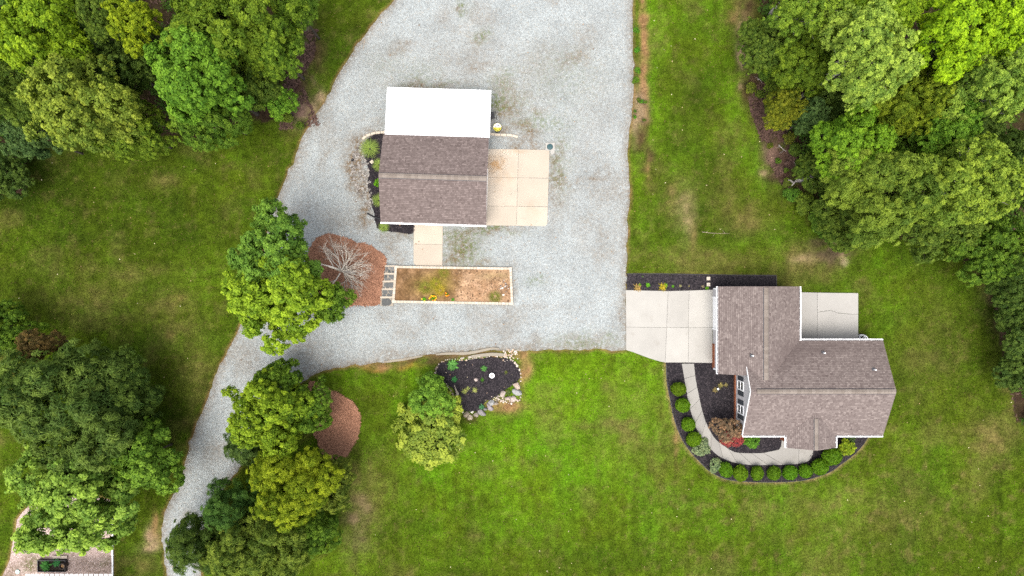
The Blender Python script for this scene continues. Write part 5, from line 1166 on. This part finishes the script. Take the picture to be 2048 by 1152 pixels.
curb([(770, 724), (790, 721), (812, 718), (832, 714), (845, 712)], .22, .05, 'low pale curb end at the gravel edge above the brown verge', None)
for px_, py_, ex, rz in ((925, 716, 5, .15), (940, 713.5, 5.5, .1), (958, 713, 4, 0)):
    stone(px_, py_, ex * .75, (.52, .46, .38), edge, 1.35, rz)
dw = MB().tube([(*W(909, 770), .08), (*W(912, 780), .12), (*W(915, 786), .10), (*W(912, 796), .12), (*W(906, 804), .08)], [.04, .07, .15, .14, .08], 8).build('driftwood', MBARK, None, color=(.40, .34, .27), smooth=True); tag(dw, 'pale driftwood log beside the deep green small tree', 'log')
# white ring on a stand
wr = empty('birdbath', (*W(984, 750.3), .02), 0, 'white round birdbath ring in the dark mulch', 'birdbath')
MB().lathe((0, 0, .30), [(.10, -.3), (.06, -.25), (.06, -.05), (.20, .0), (.235, .04), (.235, .06), (.15, .06), (.13, .0)], 26).build('bowl', MWH, wr, smooth=False)
MB().lathe((0, 0, .315), [(0.001, 0), (.14, 0)], 26).build('water', M_flat('dull_water', (.10, .09, .09), .2, .5), wr)

# ------------------------------------------------------------------ raised bed
RB = empty('raised_bed', (*W(907, 571), 0), 0, 'long raised garden bed walled with tan blocks in the gravel', 'garden bed')
rbx, rby = W(907, 571)
corn = [(792.5, 534), (1021, 537.5), (1024, 607), (787.5, 603)]
cw = [(a - rbx, b - rby) for a, b in WP(corn)]
blk = MB().box((0, 0, 0), (.295, .215, .26), 0, .5, 0, 0, .97).build('block', MBLK, RB); first = True
for i in range(4):
    A, B = Vector(cw[i]), Vector(cw[(i + 1) % 4]); d = B - A; L = d.length; n = round(L / .305); u = d / L; rz = math.atan2(u.y, u.x)
    for k in range(n):
        p = A + u * ((k + .5) * L / n); bme = blk if first else obj('block', blk.data, RB)
        bme.location = (p.x, p.y, .13 + R.uniform(-.006, .006)); bme.rotation_euler = (0, 0, rz + R.gauss(0, .012)); bme.scale = (L / n / .302, 1, 1); first = False
for q in cw: MB().box((q[0], q[1], .132), (.24, .24, .268), 0, R.random()).build('block', MBLK, RB)
# per block tint: vary through a few mesh copies
_m2 = []
for t in (.05, .3, .7, .95):
    m_ = blk.data.copy(); m_.attributes['tint'].data.foreach_set('value', np.full(len(m_.vertices), t, np.float32)); _m2.append(m_)
for c_ in RB.children:
    if c_.data == blk.data and R.random() < .8: c_.data = R.choice(_m2)
def soil_alb(X, Y):
    px = 1024 + X / GS; py = 576 - Y / GS; n = fbm(X, Y, .5, 4, 3); n2 = fbm(X, Y, 1.4, 3, 8)
    a, b, c = np.array((.165, .095, .046)), np.array((.31, .185, .105)), np.array((.46, .295, .185)); k = sst(.35, .65, n)[:, None]
    left = a + (b - a) * (k * .6); right = b + (c - b) * k
    w = sst(905, 935, px + (n2 - .5) * 60)[:, None]; col = left + (right - left) * w
    og = np.array((.20, .155, .03)); e = np.exp(-((px - 865) / 38) ** 2 - ((py - 572) / 22) ** 2) + np.exp(-((px - 888) / 14) ** 2 - ((py - 545) / 12) ** 2)
    col = col + (og - col) * np.clip(e * 1.1 * (n * 1.6 - .1), 0, .9)[:, None]
    e = np.exp(-((px - 990) / 14) ** 2 - ((py - 595) / 9) ** 2) + .5 * np.exp(-((px - 990) / 40) ** 2 - ((py - 552) / 10) ** 2)
    return col + (np.array((.12, .12, .03)) - col) * np.clip(e * (n * 1.6 - .1), 0, .8)[:, None]
so = sheet('bed_soil', inset(WP(corn), .08), .15, MG, .12, {'alb': soil_alb}, bump=.09); so.parent = RB; so.location = (-rbx, -rby, 0); del so['kind']
# holes pecked in the bare soil: little clods and pits
x, y = scatter(WP([(905, 540), (1018, 543), (1018, 602), (915, 600)]), 500, 77)
pebbles('soil_clods', x, y, .15, .06, .16, M_tint('clod', (.10, .055, .03), (.46, .3, .17)), None, None, 5, .7); cl = bpy.data.objects['soil_clods']; cl.parent = RB; cl.location = (-rbx, -rby, .0)
ol = (.24, .22, .03)
GW = 'plants in the raised bed'
tuft(0, 888, 545, 13, (.20, .19, .04), 'tall olive weed clump touching the upper blocks of the raised bed', 'weed_clump', GW, 'weeds')
for i, (a, b_, c_, col, lb) in enumerate([(872, 568, 16, ol, 'yellow-olive weeds in the middle of the raised bed'), (850, 575, 16, (.2, .19, .04), 'left straggly olive weeds in the raised bed'), (880, 580, 14, (.34, .26, .03), 'golden weeds above the marigolds'), (990, 594, 15, (.16, .17, .04), 'olive grass clump at the right end of the raised bed'), (836, 570, 10, (.2, .17, .05), 'thin weeds left of the yellow-olive patch')]):
    tuft(i, a, b_, c_, col, lb, 'weed_clump', GW, 'weeds')
def flowers(px_, py_, rpx, n, cols, label, leafcol):
    x, y = W(px_, py_, .2); rt = empty('marigold', (x, y, .14), 0, label, 'flowers', 'flowers in the raised bed'); o = obj('leaves', HOS[1], rt, (0, 0, 0), leafcol); s = rpx * GS; o.scale = (s, s, s)
    for k in range(n):
        a = R.uniform(0, 6.28); q = R.random() ** .5 * rpx * GS * .8; m = MB()
        for j in range(7):
            w = j * 2 * PI / 7; m.box((math.cos(w) * .035, math.sin(w) * .035, 0), (.06, .035, .018), w, R.random(), -.3)
        f_ = m.build('flower', MPET, rt, (math.cos(a) * q, math.sin(a) * q, .22 + R.uniform(0, .08)), color=R.choice(cols))
flowers(866, 595, 9, 16, [(.75, .20, .01), (.8, .35, .01), (.78, .55, .02)], 'orange and yellow marigolds at the lower edge of the raised bed', (.09, .2, .01))
flowers(894, 589, 5.5, 8, [(.75, .2, .01), (.8, .35, .01)], 'lone orange marigold clump right of the other flowers', (.12, .19, .02))
flowers(848, 599, 7, 2, [(.8, .6, .05)], 'bright green leafy clump left of the marigolds', (.07, .26, .01))
hosta(1, 906, 599, 4.5, (.06, .2, .02), 'tiny green plant right of the marigolds', 'leafy_plant', GW, .14)
st_ = empty('white_stones', (*W(1008, 573), .15), 0, 'small heap of white and grey stones in the raised bed', 'stones')
for k in range(22):
    a, b_ = R.gauss(0, 5), R.gauss(0, 4.5); o = obj('stone', R.choice(SM), st_, (a * GS, b_ * GS, .04), R.choice([(.7, .68, .66), (.75, .73, .7), (.12, .1, .1), (.4, .38, .36)])); s = R.uniform(.8, 1.9) * GS; o.scale = (s, s, s)
o = obj('white_stone', SM[1], None, (*W(1007, 589.5), .19), (.72, .68, .62)); o.scale = (.13, .12, .1); tag(o, 'single white stone below the stone heap in the raised bed', 'stone')

# ------------------------------------------------------------------ flagstone steps
FS = empty('flagstone_steps', (*W(773, 572), 0), 0, 'five flagstone steps with pale mortar beside the raised bed', 'steps')
fx, fy = W(773, 572)
rows = [(771.3, 531, 789.8, 546.5), (769, 546.5, 789.3, 561.5), (766, 561.5, 788.6, 577), (764, 577, 787.8, 593), (761, 593, 787, 612)]
pat = [[[(.05, .12), (.34, .10), (.30, .45), (.18, .75), (.05, .8)], [(.45, .12), (.95, .10), (.96, .55), (.62, .48)], [(.36, .42), (.55, .52), (.66, .92), (.28, .9)], [(.68, .6), (.96, .66), (.96, .92), (.76, .92)]],
       [[(.05, .15), (.34, .12), (.28, .5), (.06, .62)], [(.44, .14), (.96, .12), (.96, .85), (.72, .70), (.5, .40)], [(.06, .72), (.30, .58), (.42, .9), (.08, .92)], [(.38, .5), (.64, .75), (.6, .93), (.48, .92)]],
       [[(.18, .16), (.95, .12), (.94, .74), (.30, .76), (.12, .6)], [(.06, .78), (.22, .82), (.22, .94), (.06, .94)], [(.32, .84), (.56, .84), (.56, .95), (.32, .95)], [(.66, .82), (.94, .82), (.94, .95), (.66, .95)]],
       [[(.06, .12), (.42, .10), (.50, .3), (.44, .62), (.2, .66), (.06, .5)], [(.56, .12), (.95, .1), (.95, .62), (.78, .66), (.6, .4)], [(.06, .72), (.36, .74), (.34, .95), (.06, .95)], [(.46, .7), (.56, .55), (.86, .82), (.84, .95), (.44, .95)]],
       [[(.14, .14), (.62, .08), (.80, .3), (.88, .6), (.7, .92), (.3, .97), (.12, .9)], [(.86, .1), (.96, .1), (.96, .5)]]]
for i, (a, b_, c_, d_) in enumerate(rows):
    z = .30 - i * .05
    loc = lambda u, v: ((lambda q: (q[0] - fx, q[1] - fy))(W(a + (c_ - a) * u, b_ + (d_ - b_) * v)))
    MB().prism([loc(0, 0), loc(1, 0), loc(1, .995), loc(0, .995)], -.05, z, .5, .01).build('tread', MMORT, FS)
    MB().prism([loc(-.01, .0), loc(1.01, .0), loc(1.01, .12), loc(-.01, .12)], z - .04, z + .022, .6, .006).build('nosing', MBLK, FS)
    for q in pat[i]: MB().prism(inset([loc(u, .14 + v * .86) for u, v in q], -.018), z - .03, z + .012, R.random(), .006).build('flagstone', MFLAG, FS)

# ------------------------------------------------------------------ garage surroundings
def block_curve(pts, name, label, bl=.42, w=.2, h=.16):
    pl = smooth_line(WP(pts), False, .05); rt = empty(name, (*pl[0], 0), 0, label, 'edging'); acc = 0; last = Vector(pl[0]); b0 = None
    for p in pl[1:]:
        p = Vector(p)
        if (p - last).length >= bl:
            d = p - last; c = (p + last) / 2 - Vector(pl[0])
            if b0 is None: o = b0 = MB().box((0, 0, 0), (bl - .012, w, h), 0, .6).build('block', MBLK, rt)
            else: o = obj('block', R.choice(_m2) if False else b0.data, rt)
            o.location = (c.x, c.y, h / 2); o.rotation_euler = (0, 0, math.atan2(d.y, d.x)); last = p
block_curve([(725, 279), (733, 272.5), (743, 268.5), (755, 266), (785, 264.5)], 'block_edging', 'curved tan block edging above the garage west bed')
block_curve([(978, 268), (992, 270), (1008, 270.5), (1022, 271), (1032, 273.5), (1041, 277)], 'block_edging', 'thin tan block edging east of the white lean-to roof', .5, .2)
o = MB().box((0, 0, .05), (.3, .3, .06), .7).build('paver', MBLK, None, (*W(744, 324), 0)); tag(o, 'square tan paver below the largest grass clump', 'paver')
sp = empty('spotlight', (*W(705.5, 320), .03), 0, 'small black ground light in the river rocks west of garage', 'light')
MB().lathe((0, 0, 0), [(.13, 0), (.13, .05), (.09, .14), (.07, .2), (.001, .2)], 14).build('housing', MDK, sp); MB().tube([(0, 0, .03), (-.12, -.12, .02)], .035, 6).build('cable_stub', MDK, sp)
o = MB().tube([(*W(735, 427), .08), (*W(748, 434), .09), (*W(772, 442), .12)], .075, 8).build('drain_pipe', MDK, None); tag(o, 'black drain pipe leaving the garage south-west corner', 'pipe')
# pad with a round dark green lid
lp = empty('lid_pad', (*W(1100, 297), 0), 0, 'small concrete pad with a round dark green lid', 'concrete pad'); ox, oy = W(1100, 297)
MB().prism([(a - ox, b_ - oy) for a, b_ in WP([(1091, 286), (1109, 286.3), (1109.5, 303), (1108.5, 307), (1105, 309.5), (1101, 309), (1100.5, 302), (1091, 301)])], -.05, .13, .4, .012).build('pad', MCC, lp)
cx_, cy_ = W(1099.7, 294.3)
MB().lathe((cx_ - ox, cy_ - oy, .13), [(.27, 0), (.27, .05), (.24, .07), (.10, .085), (.001, .088)], 26).build('lid', MPAINT, lp, color=(.022, .075, .085))
for k in range(4):
    a = k * PI / 2 + .4; MB().lathe((cx_ - ox + .2 * math.cos(a), cy_ - oy + .2 * math.sin(a), .19), [(.02, 0), (.02, .02), (.001, .02)], 8).build('bolt', MDK, lp)
# yellow topped cart
yc = empty('yard_cart', (*W(995, 259), 0), 0, 'yellow and white tub on a dark wheeled base beside the lean-to', 'cart')
MB().lathe((0, .0, 0), [(.16, .45), (.34, .85), (.36, .92), (.33, .92), (.16, .55), (.001, .55)], 20).build('tub', MPAINT, yc, color=(.78, .72, .10))
lid_ = MB().prism([(.33 * math.cos(a), .33 * math.sin(a)) for a in [i * PI / 9 for i in range(0, 10)]], .89, .935).build('lid', MWH, yc); tag(lid_, 'half-moon white lid')
MB().box((.08, .13, .95), (.14, .1, .05)).build('latch', MDK, yc); MB().box((-.12, .06, .95), (.16, .05, .05), .3).build('latch', MDK, yc)
MB().box((0, -.05, .40), (.30, .5, .12)).box((0, -.30, .22), (.08, .08, .44)).box((0, -.05, .3), (.5, .05, .05)).build('frame', MDK, yc)
for s in (-1, 1):
    w_ = MB(); w_.tube([(s * .24, .08, .16), (s * .30, .08, .16)], .16, 14); w_.build('wheel', MDK, yc)
MB().tube([(-.2, -.15, .42), (-.2, -.42, .7), (.2, -.42, .7), (.2, -.15, .42)], .018, 6).build('handle', MDK, yc)
# black metal frame of a chair half under the lean-to
ch = empty('folding_chair', (*W(987, 234), 0), .15, 'black metal chair frame poking out beside the white roof', 'chair')
for sx in (-.24, .24):
    for sy in (-.24, .24): MB().tube([(sx, sy, 0), (sx * .95, sy * .95, .45 if sy < 0 else .95)], .02, 6).build('leg', MDK, ch)
MB().box((-.06, 0, .45), (.36, .5, .04)).build('seat', MDK, ch); MB().tube([(-.23, .23, .95), (.23, .23, .95)], .022, 6).tube([(-.23, .235, .75), (.23, .235, .75)], .02, 6).build('backrest', MDK, ch)
for sx in (-.26, .26): MB().tube([(sx, -.26, .45), (sx, -.24, .66), (sx, .24, .68)], .018, 6).build('armrest', MDK, ch)

# two square pavers in the mulch strip, front light, edging, hose, stick
for py_, lb in ((557, 'upper square paver in the mulch strip'), (569, 'lower square paver in the mulch strip')):
    o = MB().prism([(a * .16, b_ * .155) for a, b_ in ((-1, -1), (1, -1), (1, 1), (-1, 1))], 0, .07, .8, .008).build('paver', MBLK, None, (*W(1416.6, py_), .015)); tag(o, lb, 'paver', 'square pavers in the mulch strip')
sl = empty('garden_light', (*W(1434, 777), .02), 0, 'white cap of a garden light in the front mulch', 'light')
MB().tube([(0, 0, 0), (0, 0, .32)], .025, 8).build('stake', MDK, sl); MB().lathe((0, 0, .32), [(.05, 0), (.095, .02), (.085, .06), (.001, .085)], 16).build('cap', MWH, sl)
def edging(pts, label, h=.07, w=.045, step=.2):
    pl = smooth_line(WP(pts), False, step); rt = empty('bed_edging', (0, 0, 0), 0, label, 'edging'); m = MB()
    for a, b_ in zip(pl, pl[1:]):
        c_ = ((a[0] + b_[0]) / 2, (a[1] + b_[1]) / 2); m.box((c_[0], c_[1], h / 2), (math.dist(a, b_) + .005, w, h + R.uniform(-.012, .012)), math.atan2(b_[1] - a[1], b_[0] - a[0]))
    m.build('strip', MDK, rt)
edging(FBED[:19], 'black edging strip round the curved front bed')
edging([(1254, 547.6), (1330, 547.6), (1440, 549.6), (1552, 550.6)], 'black edging strip along the north mulch strip'); edging([(1552, 551), (1553, 576)], 'short black edging at the east end of the mulch strip')
hs = MB()
hx, hy = W(1724, 675.5)
for k, (dx, dy, r_) in enumerate([(-.12, -.02, .33), (.05, -.04, .34), (.12, -.10, .36), (-.04, .02, .29), (.18, -.14, .28)]):
    hs.tube([(hx + dx + r_ * math.cos(a) * (1 + .04 * math.sin(3 * a + k)), hy + dy + r_ * .92 * math.sin(a), .05 + .028 * k + .015 * math.sin(2 * a + k)) for a in [i * 2 * PI / 28 for i in range(29)]], .019, 6)
o = hs.build('garden_hose', MWH, None); tag(o, 'coiled white garden hose at the patio corner by the eave', 'hose')
MB_ = MB().prism(WP([(1715, 668), (1722, 666), (1730, 669), (1738, 676), (1742, 684), (1714, 684)]), -.01, .012).build('soil_patch', MSOIL, None); tag(MB_, 'dark bare soil under the coiled hose', 'soil', kind='structure')
def stick(pts, r0, label, col=(.42, .34, .25)):
    pl = [(*W(a, b_), z) for a, b_, z in pts]; m = MB().tube(pl, [r0 * (1 - .7 * i / (len(pl) - 1)) for i in range(len(pl))], 6)
    for k in range(3):
        p = Vector(pl[k % (len(pl) - 1)]).lerp(Vector(pl[k % (len(pl) - 1) + 1]), .5); m.tube([p, p + Vector((R.uniform(-.5, .5), R.uniform(-.5, .5), .08))], [r0 * .5, r0 * .15], 5)
    tag(m.build('fallen_branch', MBARK, None, color=col), label, 'branch')
stick([(1404, 464, .06), (1420, 466, .05), (1440, 467, .07), (1459, 467, .05)], .022, 'long pale stick lying on the lawn north of the driveway')
stick([(730, 78, .05), (728, 90, .04), (727, 102, .04)], .03, 'thin pale stick at the gravel edge in the upper yard')
for i, (a, b_, c_, d_, lb) in enumerate([(1570, 280, 1585, 276, 'short grey stick in the brown litter, uppermost'), (1557, 290, 1572, 303, 'long grey stick across the brown litter'), (1600, 312, 1610, 307, 'grey stick beside the olive low trees'), (1590, 330, 1597, 326, 'small grey stick near the fallen trunk'), (1515, 160, 1528, 153, 'forked white stick at the top of the litter')]):
    stick([(a, b_, .05), ((a + c_) / 2, (b_ + d_) / 2 + 1, .07), (c_, d_, .05)], .05, lb, (.40, .36, .33))
# fallen grey trunk
fb = empty('dead_tree', (*W(1583, 366), 0), 0, 'leaning dead grey trunk with broken branches at the wood edge', 'dead tree'); bx, by = W(1583, 366)
q = lambda a, b_, z: (W(a, b_, z)[0] - bx, W(a, b_, z)[1] - by, z)
MB().tube([q(1583, 366, -.1), q(1600, 361, .8), q(1620, 355, 1.7), q(1640, 346, 2.6)], [.26, .2, .17, .12], 9).build('trunk', MBARK, fb, color=(.40, .36, .34), smooth=True)
for a, b_, c_, d_ in ((1590, 364, 1604, 348), (1597, 361, 1608, 343), (1605, 359, 1627, 350), (1595, 362, 1583, 372), (1612, 357, 1628, 338), (1600, 361, 1600, 350), (1586, 365, 1576, 360), (1618, 352, 1634, 324)):
    MB().tube([q(a, b_, 1), q((a + c_) / 2, (b_ + d_) / 2 - 2, 1.3), q(c_, d_, 1.2)], [.07, .05, .02], 5).build('branch', MBARK, fb, color=(.42, .38, .36))
for i, (a, b_, c_, d_, lb) in enumerate([(1538, 32, 1552, 14, 'left grey trunk leaning out of the wood at the top'), (1540, 46, 1558, 28, 'right grey trunk leaning out of the wood at the top'), (1608, 190, 1628, 178, 'pale grey trunk beside the blue-green tree')]):
    x, y = W(a, b_); z1 = 3.2; e = W(c_, d_, z1); o = MB().tube([(x, y, -.1), ((x + e[0]) / 2, (y + e[1]) / 2, z1 * .5), (*e, z1)], [.22, .18, .14], 8).build('leaning_tree', MBARK, None, color=(.42, .38, .34), smooth=True); tag(o, lb, 'tree trunk')
# bare grey tree in the straw island
bt = empty('bare_tree', (*W(708, 545), 0), 0, 'leafless pale grey tree with fanning twigs over the pine straw', 'bare tree')
tm = MB(); rb = random.Random(5)
def branch(p, d, ln, rad, dep):
    p = Vector(p); d = d.normalized(); m1 = p + d * ln * .5 + Vector((rb.gauss(0, .05), rb.gauss(0, .05), rb.gauss(0, .03))) * ln; e = p + (d + Vector((0, 0, .10))).normalized() * ln
    tm.tube([p, m1, e], [rad, rad * .75, rad * .5], 6 if rad > .05 else 4, cap=False)
    if dep == 0: return
    for k in range(rb.choice((2, 3, 3))):
        s = p.lerp(e, rb.uniform(.45, 1.0)); dd = (d + Vector((rb.gauss(0, .36), rb.gauss(0, .36), rb.gauss(.05, .25)))).normalized()
        branch(s, dd, ln * rb.uniform(.55, .82), rad * rb.uniform(.45, .62), dep - 1)
hub = Vector((-.35, .05, 3.2)); tm.tube([(0, 0, -.1), (-.05, .02, .8), (-.2, 0, 2.0), hub], [.20, .15, .13, .11], 8)
for az, el, ln in ((20, .30, 1.5), (50, .4, 1.5), (75, .35, 1.7), (100, .35, 1.7), (-15, .3, 1.5), (-40, .3, 1.6), (0, .55, 1.5), (35, .7, 1.3), (-65, .3, 1.3), (125, .4, 1.2), (10, .15, 1.6), (62, .2, 1.8), (88, .2, 1.8), (-28, .15, 1.7), (30, .15, 1.8), (-52, .2, 1.6), (112, .25, 1.6)):
    a = math.radians(az); branch(hub + Vector((0, 0, rb.uniform(-.9, .3))), Vector((math.cos(a), math.sin(a), el)), ln * .82, .055, 4)
lead = hub + Vector((-.5, .35, 2.4)); tm.tube([hub, hub.lerp(lead, .5) + Vector((.08, 0, 0)), lead], [.11, .10, .08], 7)
branch(lead, Vector((-.5, .25, 1)), 1.3, .06, 3); branch(hub.lerp(lead, .6), Vector((-.35, .9, .6)), 1.2, .05, 3); branch(hub + Vector((-.1, -.2, .2)), Vector((-.35, -.8, .8)), 1.6, .07, 4)
tm.build('branches', MBARK, bt, color=(.60, .54, .47), smooth=True)
o = obj('pale_rock', SM[2], None, (*W(722, 550), .07), (.62, .55, .48)); o.scale = (.2, .15, .15); tag(o, 'pale rock at the foot of the bare grey tree', 'rock')

# ------------------------------------------------------------------ lower left corner
pg = empty('pergola', (*W(137, 1165), 0), 0, 'white slatted pergola roof at the bottom left edge', 'pergola'); qx, qy = W(137, 1165)
zz = 2.5; slat = None
for k in range(18):
    a, b_ = W(55.5 + k * 9.75, 1148, zz); m = (a - qx, b_ - qy - 1.6, zz)
    if slat is None: o = slat = MB().box((0, 0, 0), (.30, 3.2, .04)).build('slat', MWH, pg)
    else: o = obj('slat', slat.data, pg)
    o.location = m
xa, ya = W(50, 1148, zz); xb, _ = W(227, 1148, zz)
for dy in (-.35, -2.8): MB().box(((xa + xb) / 2 - qx, ya - qy + dy, zz - .1), (xb - xa, .1, .15)).build('beam', MWH, pg)
for xx in (xa + .1, xb - .1):
    for dy in (-1.6, -2.8): MB().box((xx - qx, ya - qy + dy, (zz - .17) / 2), (.12, .12, zz - .17)).build('post', MWH, pg)
bx0 = empty('timber_border', (*W(226, 1092), 0), 0, 'white timber border between pink gravel and grass', 'border')
for k in range(4):
    MB().box((0, (1.5 - k) * 1.75, .06), (.10, 1.72, .13)).build('board', MWH, bx0)
pl_ = empty('planter_box', (*W(108, 1129), 0), 0, 'black rectangular planter box on the pink gravel', 'planter')
for c_, s_ in (((0, .5, .2), (2.5, .06, .4)), ((0, -.5, .2), (2.5, .06, .4)), ((-1.22, 0, .2), (.06, .94, .4)), ((1.22, 0, .2), (.06, .94, .4))): MB().box(c_, s_).build('side_panel', MDK, pl_)
MB().box((0, 0, .12), (2.38, .93, .2)).build('soil', MSOIL, pl_)
hosta(0, 95, 1130, 13, (.04, .14, .03), 'left dark green plant in the black planter box', 'leafy_plant', 'plants in the black planter box', .25); hosta(0, 117, 1123, 10, (.035, .15, .05), 'right blue-green plant in the black planter box', 'leafy_plant', 'plants in the black planter box', .25)
ba = empty('barrel', (*W(132, 1128), 0), 0, 'round brown barrel at the end of the black planter box', 'barrel')
MB().lathe((0, 0, 0), [(.26, 0), (.30, .3), (.27, .6), (.22, .6), (.20, .45), (.001, .45)], 18).build('staves', MPAINT, ba, color=(.05, .035, .03)); MB().lathe((0, 0, .46), [(.001, .03), (.16, .0)], 14).build('filling', MPAINT, ba, color=(.35, .2, .08))
for zz_ in (.12, .48): MB().lathe((0, 0, zz_), [(.30, -.03), (.305, 0), (.30, .03)], 18).build('hoop', MDK, ba)
o = MB().lathe((0, 0, 0), [(.12, 0), (.2, .06), (.19, .08), (.1, .03), (.001, .03)], 18).build('dish', MPAINT, None, (*W(36, 1143), .02), color=(.55, .75, .66)); tag(o, 'pale turquoise dish on the pink gravel', 'dish')
o = MB().box((0, 0, .15), (1.3, .25, .06)).box((-.5, 0, .06), (.08, .2, .12)).box((.5, 0, .06), (.08, .2, .12)).build('bench', MBARK, None, (*W(122, 1113), 0), color=(.45, .38, .32)); tag(o, 'low grey plank bench above the black planter box', 'bench')

if __import__('os').environ.get('TRIS'): print('TRIS', sum(len(m.loops) - 2 * len(m.polygons) for m in bpy.data.meshes))
